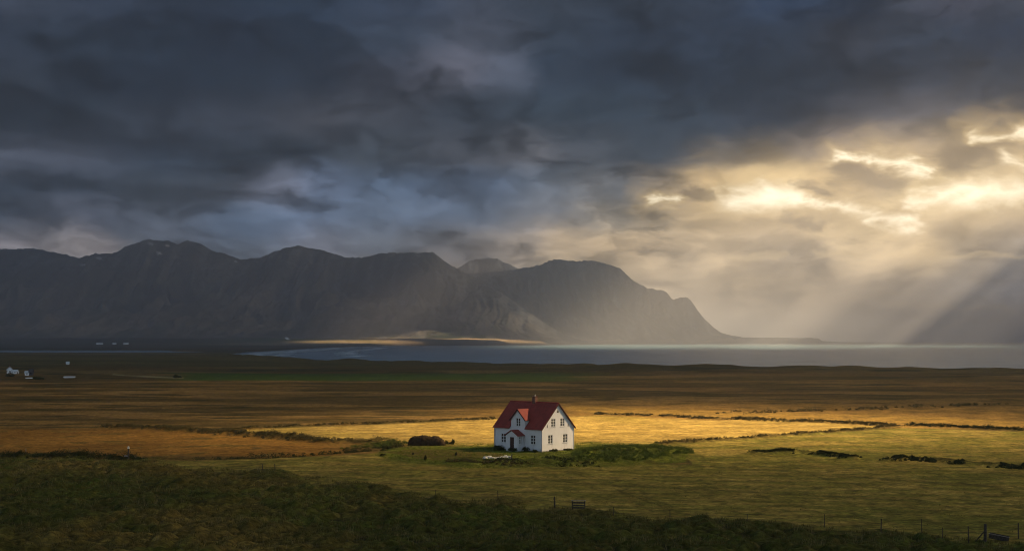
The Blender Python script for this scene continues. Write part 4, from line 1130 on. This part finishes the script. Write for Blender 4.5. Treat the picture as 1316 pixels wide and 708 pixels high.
scrub('scrub', BANKS[8][0], 300, .22, M_SHRUB, .5, 60, .07, 9)
scrub('scrub', [(1145,592),(1165,590),(1250,597),(1316,602),(1420,612)], 480, .24, M_SHRUB, .6, 60, .07, 10)
scrub('scrub', [(-60,589),(0,590),(90,590),(160,591),(180,591)], 330, .52, M_SHRUB, .9, 60, .06, 11)
scrub('scrub', [(940,531),(1000,529),(1060,527),(1130,524),(1240,520),(1290,519)], 160, .6, M_RANK, 2.2, 40, .14, 12)
scrub('scrub', [(460,577),(500,571),(525,570)], 120, .55, M_LUSH, 1.2, 60, .07, 13)
scrub('scrub', [(640,597),(690,592),(720,597),(750,598)], 150, .38, M_SHRUB, 1.4, 60, .06, 14)
scrub('scrub', [(560,594),(600,596),(640,599),(672,597)], 130, .34, M_RANK, .8, 60, .06, 15)
# the bushy mound right of the house
def mound_growth():
    r = np.random.default_rng(21); n = 900
    u_ = r.uniform(738, 890, n); v_ = r.uniform(573, 599, n)
    c = np.interp(u_, [738, 790, 840, 890], [588, 584, 582, 582]); hv = np.interp(u_, [738, 790, 840, 890], [9, 12, 11, 4])
    k = np.abs(v_ - c) < hv; u_, v_ = u_[k], v_[k]; y = gy(v_); x = (u_ - 658) / F * y; z = ground(x, y); n = len(x)
    h = .42 * r.uniform(.4, 1.3, n) * (1 + .8 * fbm(x / 3, y / 3, 2, 5)); h = np.abs(h) + .08
    v, f = leaf_cloud(np.stack([x, y, z], 1), np.stack([h * 1.1, h, h], 1), 90, .06, r)
    o = raw_mesh('scrub', v, f, None, M_LUSH); o['kind'] = 'stuff'
mound_growth()
def spread_grass(name, n, reg, hlo, hhi, wid, mat, seed, cond, per=9, lean=.45, tuft=.14):
    r = np.random.default_rng(seed)
    v_ = r.uniform(reg[2], reg[3], n); y = gy(v_) if False else r.uniform(gy(reg[3]), gy(reg[2]), n)
    x = r.uniform((reg[0] - 658) / F, (reg[1] - 658) / F, n) * y
    U_, V_ = muv(x, y); k = cond(U_, V_, x, y); x, y = x[k], y[k]; n = len(x)
    s_ = r.uniform(.5, 1.2, n); hh = r.uniform(hlo, hhi, n)
    x = np.repeat(x, per) + r.normal(0, tuft, n * per); y = np.repeat(y, per) + r.normal(0, tuft, n * per); h = np.repeat(hh, per) * r.uniform(.5, 1.15, n * per)
    z = ground(x, y)
    v, f = blades(x, y, z, h, np.full(n * per, wid) * r.uniform(.6, 1.2, n * per), lean, r)
    o = raw_mesh(name, v, f, None, mat); o['kind'] = 'stuff'; return o
spread_grass('grass', 26000, (-30, 1350, 588, 712), .16, .42, .016, M_TUFT, 31, lambda U_, V_, x, y: (V_ > bound_v(U_) + 1.0) & (fbm(x / 5, y / 5, 3, 61) + 1.2 * np.abs(fbm(x / 3.0, y / 3.2, 3, 13)) > .12), 10)
spread_grass('grass', 9000, (480, 900, 566, 603), .10, .28, .02, M_GREENB, 32, lambda U_, V_, x, y: sdist(U_, V_, [(500,575),(560,570),(640,570),(760,568),(850,572),(892,582),(880,595),(780,600),(690,600),(600,602),(520,594),(480,585)]) > 0, 6)

spread_grass('grass', 5200, (-30, 1350, 586, 712), .35, .75, .012, leaf_mat('dry_seed_stalks', (0.20, 0.15, 0.06), (0.34, 0.26, 0.12)), 33, lambda U_, V_, x, y: (V_ > bound_v(U_) - 2.0) & (fbm(x / 8, y / 8, 3, 65) > .05), 5, .35, .2)
spread_grass('grass', 16000, (-30, 1350, 572, 690), .08, .22, .02, leaf_mat('hay_stubble', (0.11, 0.105, 0.03), (0.24, 0.19, 0.07), (0.07, 0.075, 0.02)), 34, lambda U_, V_, x, y: (V_ < bound_v(U_) + 3.0) & (fbm(x / 4, y / 7, 3, 66) > .18), 6, .5, .22)
